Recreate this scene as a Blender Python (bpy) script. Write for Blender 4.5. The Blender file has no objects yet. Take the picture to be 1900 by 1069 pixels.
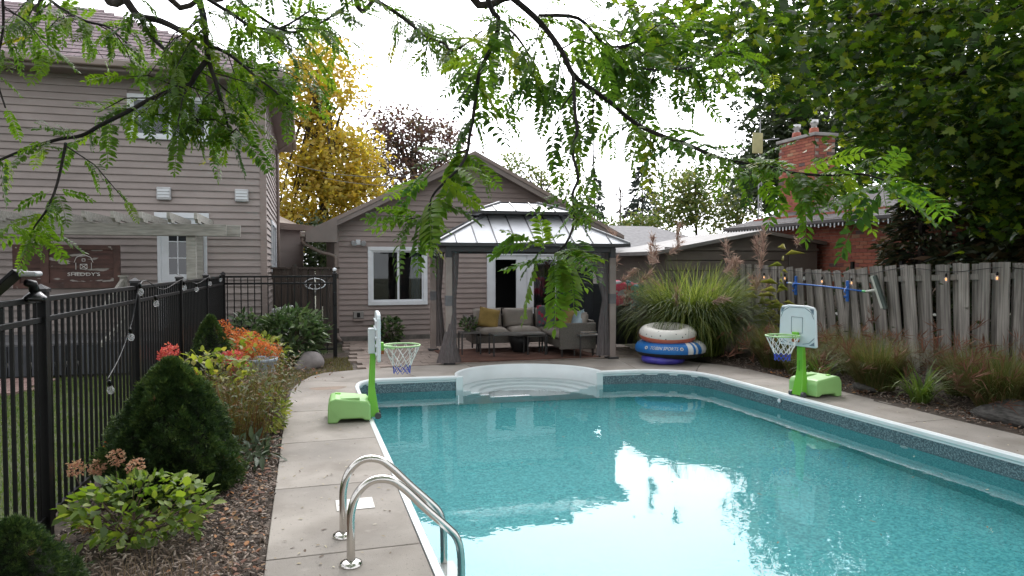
import bpy, bmesh, math, random
import numpy as np
from mathutils import Vector, Matrix
sc = bpy.context.scene
R = math.radians
rng = np.random.default_rng(7); random.seed(7)

# ---------------- camera, sky, sun, exposure ----------------
cam = bpy.data.objects.new('camera', bpy.data.cameras.new('camera')); sc.collection.objects.link(cam)
cam.data.sensor_width = 36; cam.data.lens = 1300/1900*36; cam.data.clip_start = .05; cam.data.clip_end = 2000
cam.location = (0, 0, 1.7); cam.rotation_euler = (R(90-1.8725), 0, R(-16.456)); sc.camera = cam
SUN_EL, SUN_AZ = 40, 24          # azimuth measured from +Y towards +X
w = bpy.data.worlds.new('World'); sc.world = w; w.use_nodes = True
wn, wl = w.node_tree.nodes, w.node_tree.links
bg = wn['Background']; bg.inputs[1].default_value = .12
sky = wn.new('ShaderNodeTexSky'); sky.sky_type = 'NISHITA'; sky.sun_disc = False
sky.sun_elevation = R(SUN_EL); sky.sun_rotation = R(SUN_AZ); sky.dust_density = 3
tcw = wn.new('ShaderNodeTexCoord'); cn = wn.new('ShaderNodeTexNoise'); cn.inputs['Scale'].default_value = 2.2; cn.inputs['Detail'].default_value = 5
cr = wn.new('ShaderNodeValToRGB'); cr.color_ramp.elements[0].position = .3; cr.color_ramp.elements[1].position = .75
cr.color_ramp.elements[0].color = (24, 24.5, 26, 1); cr.color_ramp.elements[1].color = (31, 31, 31.5, 1)
mixw = wn.new('ShaderNodeMix'); mixw.data_type = 'RGBA'; mixw.inputs[0].default_value = .86
wl.new(tcw.outputs['Generated'], cn.inputs['Vector']); wl.new(cn.outputs[0], cr.inputs[0])
# thin cloud: brighter around the veiled sun, same direction as the sun lamp
sv = (math.sin(R(SUN_AZ))*math.cos(R(SUN_EL)), math.cos(R(SUN_AZ))*math.cos(R(SUN_EL)), math.sin(R(SUN_EL)))
dt = wn.new('ShaderNodeVectorMath'); dt.operation = 'DOT_PRODUCT'; dt.inputs[1].default_value = sv; wl.new(tcw.outputs['Generated'], dt.inputs[0])
mxm = wn.new('ShaderNodeMath'); mxm.operation = 'MAXIMUM'; mxm.inputs[1].default_value = 0; wl.new(dt.outputs['Value'], mxm.inputs[0])
pw = wn.new('ShaderNodeMath'); pw.operation = 'POWER'; pw.inputs[1].default_value = 5; wl.new(mxm.outputs[0], pw.inputs[0])
ma = wn.new('ShaderNodeMath'); ma.operation = 'MULTIPLY_ADD'; ma.inputs[1].default_value = 3.4; ma.inputs[2].default_value = .8; wl.new(pw.outputs[0], ma.inputs[0])
vm = wn.new('ShaderNodeVectorMath'); vm.operation = 'SCALE'; wl.new(cr.outputs[0], vm.inputs[0]); wl.new(ma.outputs[0], vm.inputs['Scale'])
wl.new(sky.outputs[0], mixw.inputs[6]); wl.new(vm.outputs[0], mixw.inputs[7]); wl.new(mixw.outputs[2], bg.inputs[0])
sl = bpy.data.lights.new('sun', 'SUN'); sl.energy = 1.5; sl.angle = R(14); sl.color = (1, .95, .87)
so = bpy.data.objects.new('sun', sl); sc.collection.objects.link(so)
sd = Vector((math.sin(R(SUN_AZ))*math.cos(R(SUN_EL)), math.cos(R(SUN_AZ))*math.cos(R(SUN_EL)), math.sin(R(SUN_EL))))
so.rotation_euler = sd.to_track_quat('Z', 'Y').to_euler(); so.location = sd*60
vs = sc.view_settings; vs.view_transform = 'Standard'; vs.look = 'None'; vs.gamma = 1; vs.use_curve_mapping = False; vs.exposure = -.72
cy = sc.cycles; cy.use_denoising = True; cy.max_bounces = 10; cy.diffuse_bounces = 4; cy.glossy_bounces = 4; cy.transmission_bounces = 8; cy.transparent_max_bounces = 16
cy.caustics_refractive = True; cy.caustics_reflective = False; cy.sample_clamp_indirect = 6; cy.blur_glossy = .3

# ---------------- helpers ----------------
class MB:
    def __init__(s): s.v = []; s.f = []
    def add(s, vs, fs):
        b = len(s.v); s.v += [tuple(map(float, p)) for p in vs]; s.f += [tuple(i+b for i in f) for f in fs]; return s
    def hexa(s, p): return s.add(p, [(0,3,2,1),(4,5,6,7),(0,1,5,4),(1,2,6,5),(2,3,7,6),(3,0,4,7)])
    def box(s, x0, x1, y0, y1, z0, z1):
        return s.hexa([(x0,y0,z0),(x1,y0,z0),(x1,y1,z0),(x0,y1,z0),(x0,y0,z1),(x1,y0,z1),(x1,y1,z1),(x0,y1,z1)])
    def beam(s, a, b, w, h, up=(0,0,1)):      # box from a to b, width w (sideways), height h (along up)
        a, b = Vector(a), Vector(b); d = (b-a).normalized(); u = Vector(up); sd_ = d.cross(u)
        if sd_.length < 1e-4: u = Vector((0,1,0)); sd_ = d.cross(u)
        sd_.normalize(); u = sd_.cross(d).normalized(); sd_ *= w/2; u *= h/2
        return s.hexa([a-sd_-u, a+sd_-u, b+sd_-u, b-sd_-u, a-sd_+u, a+sd_+u, b+sd_+u, b-sd_+u])
    def prism(s, poly, z0, z1):
        n = len(poly); b = [(p[0], p[1], z0) for p in poly] + [(p[0], p[1], z1) for p in poly]
        return s.add(b, [tuple(range(n-1,-1,-1)), tuple(range(n, 2*n))] + [(i, (i+1) % n, n+(i+1) % n, n+i) for i in range(n)])
    def tube(s, pts, r, n=8, cap=True):
        P = [Vector(p) for p in pts]; m = len(P); rr = r if isinstance(r, (list, tuple)) else [r]*m
        t0 = (P[1]-P[0]).normalized(); nrm = t0.orthogonal().normalized(); b = len(s.v); pt = t0
        for i in range(m):
            t = ((P[min(i+1, m-1)]-P[max(i-1, 0)])).normalized()
            q = pt.rotation_difference(t); nrm = (q @ nrm); nrm = (nrm - t*nrm.dot(t)).normalized(); pt = t; bi = t.cross(nrm)
            for k in range(n):
                a = 2*math.pi*k/n; s.v.append(tuple(P[i]+(nrm*math.cos(a)+bi*math.sin(a))*rr[i]))
        for i in range(m-1):
            for k in range(n):
                s.f.append((b+i*n+k, b+i*n+(k+1) % n, b+(i+1)*n+(k+1) % n, b+(i+1)*n+k))
        if cap: s.f.append(tuple(b+k for k in range(n-1, -1, -1))); s.f.append(tuple(b+(m-1)*n+k for k in range(n)))
        return s
    def lathe(s, prof, n=20, c=(0,0,0), closed=False):
        b = len(s.v); m = len(prof)
        for r_, z in prof:
            for k in range(n):
                a = 2*math.pi*k/n; s.v.append((c[0]+r_*math.cos(a), c[1]+r_*math.sin(a), c[2]+z))
        for i in range(m if closed else m-1):
            j = (i+1) % m
            for k in range(n): s.f.append((b+i*n+k, b+i*n+(k+1) % n, b+j*n+(k+1) % n, b+j*n+k))
        return s
    def mesh(s, name, mat=None, smooth=False):
        me = bpy.data.meshes.new(name); me.from_pydata(s.v, [], s.f)
        if mat: me.materials.append(mat)
        if smooth: me.polygons.foreach_set('use_smooth', [True]*len(me.polygons))
        me.update(); return me
    def build(s, name, mat, parent=None, smooth=False, bevel=0, loc=None, fix=False, seg=2):
        me = s.mesh(name, mat, smooth)
        if fix:
            bm = bmesh.new(); bm.from_mesh(me); bmesh.ops.recalc_face_normals(bm, faces=bm.faces); bm.to_mesh(me); bm.free()
        o = bpy.data.objects.new(name, me); sc.collection.objects.link(o)
        if parent: o.parent = parent
        if loc: o.location = loc
        if bevel:
            m = o.modifiers.new('b', 'BEVEL'); m.width = bevel; m.segments = seg; m.limit_method = 'ANGLE'
        return o
def tag(o, label=None, cat=None, group=None, kind=None):
    if label: o['label'] = label
    if cat: o['category'] = cat
    if group: o['group'] = group
    if kind: o['kind'] = kind
    return o
def empty(name, loc=(0,0,0), rz=0, label=None, cat=None, group=None, kind=None):
    o = bpy.data.objects.new(name, None); sc.collection.objects.link(o); o.location = loc; o.rotation_euler = (0,0,rz); o.empty_display_size = .1
    return tag(o, label, cat, group, kind)
def inst(name, me, parent=None, loc=(0,0,0), rot=(0,0,0), scale=None):
    o = bpy.data.objects.new(name, me); sc.collection.objects.link(o); o.location = loc; o.rotation_euler = rot
    if parent: o.parent = parent
    if scale: o.scale = scale
    return o
def spline(pts, n=6):
    P = [Vector(p) for p in pts]; out = []
    for i in range(len(P)-1):
        a, b, c, d = P[max(i-1,0)], P[i], P[i+1], P[min(i+2,len(P)-1)]
        for k in range(n):
            t = k/n
            out.append(.5*((2*b)+(c-a)*t+(2*a-5*b+4*c-d)*t*t+(3*b-a-3*c+d)*t*t*t))
    return out+[P[-1]]

# ---------------- materials ----------------
def M(name, col, rough=.6, var=.15, scale=6, bump=0, bscale=60, metal=0, rnd=0, col2=None, stretch=(1,1,1), spec=.5, detail=6, lo=.35, hi=.65, coord='Object', coat=0, bstretch=None):
    m = bpy.data.materials.new(name); m.use_nodes = True; N, L = m.node_tree.nodes, m.node_tree.links
    p = N['Principled BSDF']; p.inputs['Roughness'].default_value = rough; p.inputs['Metallic'].default_value = metal
    p.inputs['Specular IOR Level'].default_value = spec; p.inputs['Coat Weight'].default_value = coat
    tc = N.new('ShaderNodeTexCoord'); mp = N.new('ShaderNodeMapping'); mp.inputs['Scale'].default_value = stretch
    L.new(tc.outputs[coord], mp.inputs[0])
    nz = N.new('ShaderNodeTexNoise'); nz.inputs['Scale'].default_value = scale; nz.inputs['Detail'].default_value = detail; L.new(mp.outputs[0], nz.inputs[0])
    rp = N.new('ShaderNodeValToRGB'); e = rp.color_ramp.elements; e[0].position = lo; e[1].position = hi
    c2 = col2 if col2 else tuple(min(1, c*(1+var)) for c in col); c1 = col if col2 else tuple(c*(1-var) for c in col)
    e[0].color = (*c1, 1); e[1].color = (*c2, 1); L.new(nz.outputs[0], rp.inputs[0]); out = rp.outputs[0]
    if rnd:
        oi = N.new('ShaderNodeObjectInfo'); mr = N.new('ShaderNodeMapRange'); mr.inputs[3].default_value = 1-rnd; mr.inputs[4].default_value = 1+rnd
        hs = N.new('ShaderNodeHueSaturation'); L.new(oi.outputs['Random'], mr.inputs[0]); L.new(mr.outputs[0], hs.inputs['Value']); L.new(out, hs.inputs['Color']); out = hs.outputs[0]
        ad = N.new('ShaderNodeVectorMath'); ad.operation = 'ADD'; sclv = N.new('ShaderNodeVectorMath'); sclv.operation = 'SCALE'
        cx = N.new('ShaderNodeCombineXYZ'); L.new(oi.outputs['Random'], cx.inputs[0]); L.new(oi.outputs['Random'], cx.inputs[1]); L.new(oi.outputs['Random'], cx.inputs[2])
        sclv.inputs['Scale'].default_value = 37; L.new(cx.outputs[0], sclv.inputs[0]); L.new(mp.outputs[0], ad.inputs[0]); L.new(sclv.outputs[0], ad.inputs[1]); L.new(ad.outputs[0], nz.inputs[0])
    L.new(out, p.inputs['Base Color'])
    if bump:
        b = N.new('ShaderNodeBump'); b.inputs['Strength'].default_value = min(1, bump); b.inputs['Distance'].default_value = .01
        n2 = N.new('ShaderNodeTexNoise'); n2.inputs['Scale'].default_value = bscale; n2.inputs['Detail'].default_value = 4
        if bstretch:
            mp2 = N.new('ShaderNodeMapping'); mp2.inputs['Scale'].default_value = bstretch; L.new(tc.outputs[coord], mp2.inputs[0]); L.new(mp2.outputs[0], n2.inputs[0])
        else: L.new(mp.outputs[0], n2.inputs[0])
        L.new(n2.outputs[0], b.inputs['Height']); L.new(b.outputs[0], p.inputs['Normal'])
    m['out'] = 1
    return m
def mixin(m, fac_nodes, col):     # overlay a colour where fac socket says
    N, L = m.node_tree.nodes, m.node_tree.links; p = N['Principled BSDF']
    src = p.inputs['Base Color'].links[0].from_socket; mx = N.new('ShaderNodeMix'); mx.data_type = 'RGBA'
    L.new(fac_nodes(N, L), mx.inputs[0]); L.new(src, mx.inputs[6]); mx.inputs[7].default_value = (*col, 1); L.new(mx.outputs[2], p.inputs['Base Color'])
def noisefac(scale, lo, hi, coord='Object', stretch=(1,1,1), detail=6, vor=False):
    def f(N, L):
        tc = N.new('ShaderNodeTexCoord'); mp = N.new('ShaderNodeMapping'); mp.inputs['Scale'].default_value = stretch; L.new(tc.outputs[coord], mp.inputs[0])
        if vor: n = N.new('ShaderNodeTexVoronoi'); n.inputs['Scale'].default_value = scale
        else: n = N.new('ShaderNodeTexNoise'); n.inputs['Scale'].default_value = scale; n.inputs['Detail'].default_value = detail
        L.new(mp.outputs[0], n.inputs[0]); mr = N.new('ShaderNodeMapRange'); mr.inputs[1].default_value = lo; mr.inputs[2].default_value = hi
        L.new(n.outputs[0], mr.inputs[0]); return mr.outputs[0]
    return f
def leafmat(name, cols, trans=.35, rough=.45, spec=.35):
    m = bpy.data.materials.new(name); m.use_nodes = True; N, L = m.node_tree.nodes, m.node_tree.links
    p = N['Principled BSDF']; p.inputs['Roughness'].default_value = rough; p.inputs['Specular IOR Level'].default_value = spec
    at = N.new('ShaderNodeAttribute'); at.attribute_name = 'rnd'; rp = N.new('ShaderNodeValToRGB')
    e = rp.color_ramp.elements
    while len(e) < len(cols): e.new(.5)
    for i, c in enumerate(cols): e[i].position = i/(len(cols)-1); e[i].color = (*c, 1)
    L.new(at.outputs['Fac'], rp.inputs[0]); L.new(rp.outputs[0], p.inputs['Base Color'])
    if trans:
        t = N.new('ShaderNodeBsdfTranslucent'); hs = N.new('ShaderNodeHueSaturation'); hs.inputs['Value'].default_value = 1.5; hs.inputs['Saturation'].default_value = 1.1
        L.new(rp.outputs[0], hs.inputs['Color']); L.new(hs.outputs[0], t.inputs[0])
        mx = N.new('ShaderNodeMixShader'); mx.inputs[0].default_value = trans; L.new(p.outputs[0], mx.inputs[1]); L.new(t.outputs[0], mx.inputs[2])
        L.new(mx.outputs[0], N['Material Output'].inputs[0])
    return m
def glassmat(name, col=(.02,.025,.03)):
    return M(name, col, rough=.03, var=.1, scale=2, spec=1.0)

m_siding = M('siding', (.285,.243,.226), .55, .1, 1.2, .15, 90, rnd=.06, bstretch=(3,3,60))
m_siding2 = M('siding_garage', (.27,.217,.198), .55, .1, 1.2, .15, 90, rnd=.06, bstretch=(3,3,60))
m_trimtan = M('tan_trim', (.26,.21,.19), .5, .08, 3)
m_fascia = M('taupe_fascia', (.19,.16,.145), .5, .1, 3)
m_gutter = M('gutter', (.23,.185,.16), .4, .08, 3)
m_white = M('white_paint', (.66,.69,.72), .4, .05, 4)
m_offwhite = M('off_white', (.6,.58,.55), .5, .1, 4)
m_glass = glassmat('window_glass')
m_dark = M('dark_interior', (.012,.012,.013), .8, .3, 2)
m_curtin = M('room_curtain', (.32,.36,.37), .8, .15, 8, stretch=(14,14,1))
m_shingle = M('roof_shingle', (.15,.105,.115), .85, .3, 9, .6, 60, detail=8)
m_black = M('black_metal', (.004,.004,.0045), .42, .3, 5, .1, 40, spec=.28)
m_concrete = M('concrete', (.25,.225,.198), .85, .2, 1.3, .25, 160, detail=10, rnd=.04)
mixin(m_concrete, noisefac(1.7, .5, .74, 'Object'), (.165,.142,.118))
mixin(m_concrete, noisefac(45, .62, .72, 'Object'), (.14,.125,.11))
m_paver = M('paver', (.25,.2,.17), .85, .2, 8, .35, 90, rnd=.16, detail=8)
m_steel = M('stainless', (.62,.6,.57), .14, .05, 3, metal=1)
m_coping = M('white_coping', (.72,.75,.76), .3, .04, 3)
m_plastic = M('step_plastic', (.68,.72,.73), .35, .05, 2)
m_soil = M('soil', (.06,.045,.034), .95, .5, 14, .9, 50, detail=10)
m_wood_old = M('weathered_wood', (.235,.215,.195), .85, .4, 4, .5, 30, rnd=.22, stretch=(9,9,.7), bstretch=(30,30,1.5), detail=8)
mixin(m_wood_old, noisefac(1.1, .5, .72, 'Object'), (.115,.125,.095))
m_wood_brown = M('brown_fence_wood', (.045,.033,.026), .8, .35, 4, .4, 30, rnd=.2, stretch=(9,9,.7))
m_pergola = M('pergola_wood', (.3,.29,.26), .8, .22, 5, .4, 40, rnd=.08, stretch=(.8,6,6))

for m__ in (m_siding, m_siding2): mixin(m__, noisefac(.9, .5, .85, 'Object', (1,1,2.5)), (.19,.163,.15))   # grime
mixin(m_concrete, noisefac(7, .6, .8, 'Object', (1,1,1), 10), (.3,.275,.245))

# ---------------- vectorised scatter ----------------
def npmesh(name, V, Fc, mat, parent=None, rnd=None, smooth=False, mats=None, loc=None):
    V = np.asarray(V, np.float32); Fc = np.asarray(Fc, np.int32); k = Fc.shape[1]; n = len(Fc)
    me = bpy.data.meshes.new(name); me.vertices.add(len(V)); me.vertices.foreach_set('co', V.ravel())
    me.loops.add(n*k); me.loops.foreach_set('vertex_index', Fc.ravel()); me.polygons.add(n)
    me.polygons.foreach_set('loop_start', np.arange(0, n*k, k, dtype=np.int32))
    if smooth: me.polygons.foreach_set('use_smooth', np.ones(n, bool))
    if rnd is not None:
        a = me.attributes.new('rnd', 'FLOAT', 'POINT'); a.data.foreach_set('value', np.asarray(rnd, np.float32))
    me.materials.append(mat); me.update(calc_edges=True); me.validate()
    o = bpy.data.objects.new(name, me); sc.collection.objects.link(o)
    if parent: o.parent = parent
    if loc is not None: o.location = loc
    return o
def euler_mats(ax, ay, az):
    cx, sx, cyy, sy, cz, sz = np.cos(ax), np.sin(ax), np.cos(ay), np.sin(ay), np.cos(az), np.sin(az)
    o = np.empty((len(ax), 3, 3))
    o[:,0,0] = cz*cyy; o[:,0,1] = cz*sy*sx-sz*cx; o[:,0,2] = cz*sy*cx+sz*sx
    o[:,1,0] = sz*cyy; o[:,1,1] = sz*sy*sx+cz*cx; o[:,1,2] = sz*sy*cx-cz*sx
    o[:,2,0] = -sy; o[:,2,1] = cyy*sx; o[:,2,2] = cyy*cx
    return o
def frame_mats(d, roll=None):                     # local +Y along d, local Z up-ish
    d = np.asarray(d, float); d = d/np.linalg.norm(d, axis=1, keepdims=True); up = np.tile([0.,0,1], (len(d),1))
    x = np.cross(d, up); bad = np.linalg.norm(x, axis=1) < 1e-3; x[bad] = [1,0,0]; x /= np.linalg.norm(x, axis=1, keepdims=True); z = np.cross(x, d)
    if roll is not None:
        c, s = np.cos(roll)[:,None], np.sin(roll)[:,None]; x, z = x*c+z*s, z*c-x*s
    return np.stack([x, d, z], axis=2)
def scatter(name, tv, tf, pos, rot, scl, mat, parent=None, rnd=None, smooth=False):
    tv = np.asarray(tv, float); tf = np.asarray(tf); N = len(pos); n = len(tv)
    s = np.asarray(scl, float); s = s[:,None,None] if s.ndim == 1 else s[:,None,:]
    V = np.einsum('nij,nkj->nki', rot, tv[None]*s)+np.asarray(pos)[:,None,:]
    Fc = (tf[None]+(np.arange(N)*n)[:,None,None]).reshape(-1, tf.shape[1])
    r = rng.random(N) if rnd is None else rnd
    return npmesh(name, V.reshape(-1,3), Fc, mat, parent, np.repeat(r, n), smooth)
LEAF_V = [(0,0,0),(.28,.35,.05),(.22,.7,.04),(0,1,-.06),(-.22,.7,.04),(-.28,.35,.05),(0,.5,0)]
LEAF_F = [(0,1,6),(1,2,6),(2,3,6),(3,4,6),(4,5,6),(5,0,6)]
QUAD_V = [(0,0,0),(.3,.5,.05),(0,1,0),(-.3,.5,.05)]; QUAD_F = [(0,1,2),(0,2,3)]
CHIP_V = [(-.5,-.14,0),(.5,-.1,0),(.45,.14,0),(-.5,.1,0),(-.5,-.14,.12),(.5,-.1,.1),(.45,.14,.12),(-.5,.1,.1)]
CHIP_F = [(4,5,6),(4,6,7),(0,1,5),(0,5,4),(1,2,6),(1,6,5),(2,3,7),(2,7,6),(3,0,4),(3,4,7)]
def gauss_leaves(c, n, sig): return np.asarray(c)+rng.normal(size=(n,3))*np.asarray(sig)
def rand_rot(n, tilt=.8): return euler_mats(rng.normal(0, tilt, n), rng.normal(0, tilt, n), rng.random(n)*6.283)

# ---------------- ground, beds, lawn ----------------
gm = MB(); xs = [-300, .58, 6.3, 300]; ys = [-60, -1, 11.45, 400]
for i in range(3):
    for j in range(3):
        if i == 1 and j == 1: continue
        gm.add([(xs[i],ys[j],-.06),(xs[i+1],ys[j],-.06),(xs[i+1],ys[j+1],-.06),(xs[i],ys[j+1],-.06)], [(0,1,2,3)])
m_ground = M('ground_earth', (.06,.058,.03), .95, .4, 3, .5, 30)
tag(gm.build('ground', m_ground), kind='structure')
def bed(name, x0, x1, y0, y1, z, mat, amp=.03, st=.12, edge=None):
    nx, ny = int((x1-x0)/st)+1, int((y1-y0)/st)+1; X, Yy = np.meshgrid(np.linspace(x0,x1,nx), np.linspace(y0,y1,ny))
    Z = z+amp*(np.sin(X*3.1+Yy*1.7)*.5+np.sin(Yy*4.3-X*2.2)*.3)+rng.normal(0, amp*.25, X.shape)
    if edge: Xe = np.clip(X, None, edge(Yy)); X = Xe
    V = np.stack([X,Yy,Z], -1).reshape(-1,3); I = np.arange(nx*ny).reshape(ny,nx)
    Fq = np.stack([I[:-1,:-1],I[:-1,1:],I[1:,1:],I[1:,:-1]], -1).reshape(-1,4)
    return tag(npmesh(name, V, Fq, mat, smooth=True), kind='structure')
bed('planting_bed_left', -1.75, .82, 1.2, 14.05, -.035, m_soil, edge=lambda y: np.where(y < 9.9, -.2, np.interp(y, [9.9,10.8,11.4,11.6,15],[-.15,.02,.35,.8,.8])))
bed('planting_bed_right', 6.8, 9.3, 2, 13.4, -.02, m_soil)
m_lawn = M('lawn_soil', (.05,.062,.02), .95, .3, 9, .6, 60)
bed('lawn', -9, -1.72, 1, 12.3, -.04, m_lawn, .015, .3)
# grass blades on the lawn
def blades(name, xy, h, mat, width=.006, lean=.5, seg=2, parent=None, z0=None, rnd=None):
    n = len(xy); az = rng.random(n)*6.283; ln = rng.random(n)*lean; hh = h*(.6+.7*rng.random(n)) if np.isscalar(h) else h
    d = np.stack([np.cos(az), np.sin(az)], 1); p = np.stack([-d[:,1], d[:,0]], 1)
    V = []; z0 = np.zeros(n) if z0 is None else z0
    for k in range(seg+1):
        t = k/seg; c = xy + d*(ln*hh*t*t)[:,None]; z = z0+hh*t*(1-.35*ln*t); wd = width*(1-t*.92)
        for s in (-1,1): V.append(np.column_stack([c+p*wd*s*.5, z]))
    V = np.stack(V, 1); m = V.shape[1]; F0 = np.array([(2*k,2*k+1,2*k+3,2*k+2) for k in range(seg)])
    Fc = (F0[None]+(np.arange(n)*m)[:,None,None]).reshape(-1,4)
    return npmesh(name, V.reshape(-1,3), Fc, mat, parent, np.repeat(rng.random(n) if rnd is None else rnd, m))
m_grass = leafmat('grass_blade', [(.07,.12,.02),(.1,.17,.03),(.17,.19,.05)], .3, .6)
xy = np.column_stack([rng.uniform(-5.2,-1.75,52000), rng.uniform(4.2,12.2,52000)]); xy = xy[(xy[:,1] < 10.8) | (xy[:,0] > -3.7)]; keep = rng.random(len(xy)) < np.clip((xy[:,1]-4.6)/1.6+.2, .15, 1)
tag(blades('lawn_grass', xy[keep], .045, m_grass, .007, .9, 2, z0=np.full(keep.sum(), -.04)), 'mown green lawn behind the black metal fence', 'grass', kind='stuff')
xy = np.column_stack([rng.uniform(-.9,.75,9000), rng.uniform(10.2,13.3,9000)]); ed = np.interp(xy[:,1], [9.9,10.8,11.4,11.6,15],[-.22,-.1,.22,.75,.75]); kp = xy[:,0] < ed
m_weed = leafmat('sparse_grass', [(.11,.13,.03),(.17,.15,.05),(.14,.1,.04)], .3, .6)
tag(blades('sparse_grass', xy[kp], .05, m_weed, .008, 1.2, 2, z0=np.full(kp.sum(), -.03)), 'thin patchy grass beside the curved corner of the concrete deck', 'grass', kind='stuff')
# wood chips, pebbles and fallen leaves
m_chip = leafmat('wood_chips', [(.035,.025,.02),(.1,.07,.055),(.2,.15,.12),(.33,.28,.24)], 0, .85)
n = 15000; p = np.column_stack([rng.uniform(-1.5,-.24,n), rng.uniform(3.2,10.5,n), np.full(n,-.012)+rng.random(n)*.02])
tag(scatter('wood_chips', CHIP_V, CHIP_F, p, euler_mats(rng.normal(0,.35,n), rng.normal(0,.35,n), rng.random(n)*6.28), np.column_stack([rng.uniform(.015,.05,n)]*3), m_chip), 'brown shredded bark mulch between the fence and the concrete deck', 'mulch', kind='stuff')
n = 5200; p = np.column_stack([rng.uniform(6.92,8.9,n), rng.uniform(4,11,n), np.full(n,.0)+rng.random(n)*.02])
tag(scatter('bark_litter', CHIP_V, CHIP_F, p, euler_mats(rng.normal(0,.35,n), rng.normal(0,.35,n), rng.random(n)*6.28), rng.uniform(.02,.05,n), m_chip), 'dry bark and leaf litter under the grasses along the wooden fence', 'litter', kind='stuff')
m_fall = leafmat('fallen_leaves', [(.09,.035,.02),(.18,.07,.03),(.2,.13,.07),(.3,.12,.03)], .15, .7)
n = 1150; t = rng.random(n); side = rng.random(n) < .72
px_ = np.where(side, -.25-np.abs(rng.normal(0,.28,n)), rng.uniform(6.9,7.4,n)); py_ = np.where(side, rng.uniform(3.2,12.5,n), rng.uniform(4.5,9.5,n)); m2 = px_ < np.where(py_ > 9.9, -.3, 0); px_ = np.where(side & (py_ > 10.5), rng.uniform(-.9,.5,n), px_)
tag(scatter('fallen_leaves', LEAF_V, LEAF_F, np.column_stack([px_, py_, np.full(n,.012)+rng.random(n)*.02]), rand_rot(n,.25), rng.uniform(.02,.06,n), m_fall), 'orange and brown fallen leaves gathered along the deck edges', 'leaves', kind='stuff')
m_debris = leafmat('leaf_debris', [(.08,.05,.035),(.3,.25,.16),(.4,.37,.28)], 0, .8)
n = 240; sd_ = rng.random(n); px_ = np.where(sd_ < .6, rng.uniform(-.2,.6,n), rng.uniform(6.2,6.85,n)); py_ = rng.uniform(3.6,10,n)
tag(scatter('deck_debris', LEAF_V, LEAF_F, np.column_stack([px_, py_, np.full(n,.006)]), euler_mats(rng.normal(0,.1,n), rng.normal(0,.1,n), rng.random(n)*6.28), np.column_stack([rng.uniform(.012,.028,n), rng.uniform(.02,.05,n), np.full(n,.02)]), m_debris), 'tiny dry leaflets and twigs scattered over the concrete deck', 'debris', kind='stuff')

# ---------------- pool ----------------
ZW = -.21
STEP_C, STEP_A, STEP_B = (3.37, 10.40), 1.13, 1.02
left_side = [(.70,-.8),(.70,2),(.70,4.5),(.69,7),(.685,9.6),(.70,10.05),(.76,10.32),(.88,10.49),(1.05,10.55),(1.5,10.53),(2.24,10.48)]
right_side = [(4.50,10.32),(5.05,10.285),(5.4,10.22),(5.7,10.07),(5.93,9.82),(6.04,9.45),(6.06,9.0),(6.07,7.4),(6.09,5.5),(6.1,3),(6.1,-.8)]
arc = [(STEP_C[0]-STEP_A*math.cos(math.pi*k/24), STEP_C[1]+.08*math.cos(math.pi*k/24)+STEP_B*math.sin(math.pi*k/24)) for k in range(25)]
pool = empty('swimming_pool', (3.4,5,0), label='inground pool with teal liner, dark speckled waterline band and white coping', cat='swimming pool', kind='structure'); PO = Vector((3.4,5,0))
def rel(b, o=PO): b.v = [tuple(Vector(p)-o) for p in b.v]; return b
def wall_strip(path, z0, z1, off=0):
    b = MB()
    for (p, q) in zip(path[:-1], path[1:]): b.add([(p[0],p[1],z0),(q[0],q[1],z0),(q[0],q[1],z1),(p[0],p[1],z1)], [(0,1,2,3)])
    return b
m_liner = M('pool_liner', (.05,.335,.365), .5, .3, 38, col2=(.125,.52,.54), detail=3, lo=.4, hi=.62)
mixin(m_liner, noisefac(70, .6, .68, detail=2), (.025,.17,.19))
m_band = M('liner_band', (.05,.085,.105), .4, .3, 55, col2=(.16,.235,.26), detail=3, lo=.45, hi=.6)
mixin(m_band, noisefac(85, .62, .68, detail=2), (.32,.4,.42))
DEP = -1.25
for nm, (za, zb), mt in (('liner_band', (-.26,-.05), m_band), ('wall_liner', (DEP,-.26), m_liner)):
    for side in (left_side, right_side): rel(wall_strip(side, za, zb)).build(nm, mt, pool, loc=None)
    rel(wall_strip([right_side[-1], left_side[0]], za, zb)).build(nm, mt, pool)
rel(MB().add([(p[0],p[1],DEP) for p in left_side+right_side], [tuple(range(len(left_side+right_side)-1,-1,-1))])).build('floor_liner', m_liner, pool)
# coping: swept profile
def sweep(path, prof):           # prof: list of (offset outward(+ = left of travel), z)
    b = MB(); n = len(path); m = len(prof)
    for i, p in enumerate(path):
        a = Vector(path[max(i-1,0)]); c = Vector(path[min(i+1,n-1)]); t = (c-a).normalized(); nr = Vector((-t.y, t.x))
        for o_, z in prof: b.v.append((p[0]+nr.x*o_, p[1]+nr.y*o_, z))
    for i in range(n-1):
        for k in range(m): b.f.append((i*m+k, i*m+(k+1) % m, (i+1)*m+(k+1) % m, (i+1)*m+k))
    b.f.append(tuple(range(m-1,-1,-1))); b.f.append(tuple((n-1)*m+k for k in range(m))); return b
cop = [(.032,-.03),(.032,.004),(.014,.008),(-.012,.006),(-.024,-.012),(-.024,-.045),(-.010,-.062),(-.008,-.08),(.01,-.08)]
for side in (left_side, right_side): rel(sweep([tuple(q)[:2] for q in spline([(a,b,0) for a,b in side], 4)], cop)).build('coping', m_coping, pool, smooth=False, fix=True)
rel(sweep([right_side[-1], left_side[0]], cop)).build('coping', m_coping, pool, fix=True)
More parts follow.
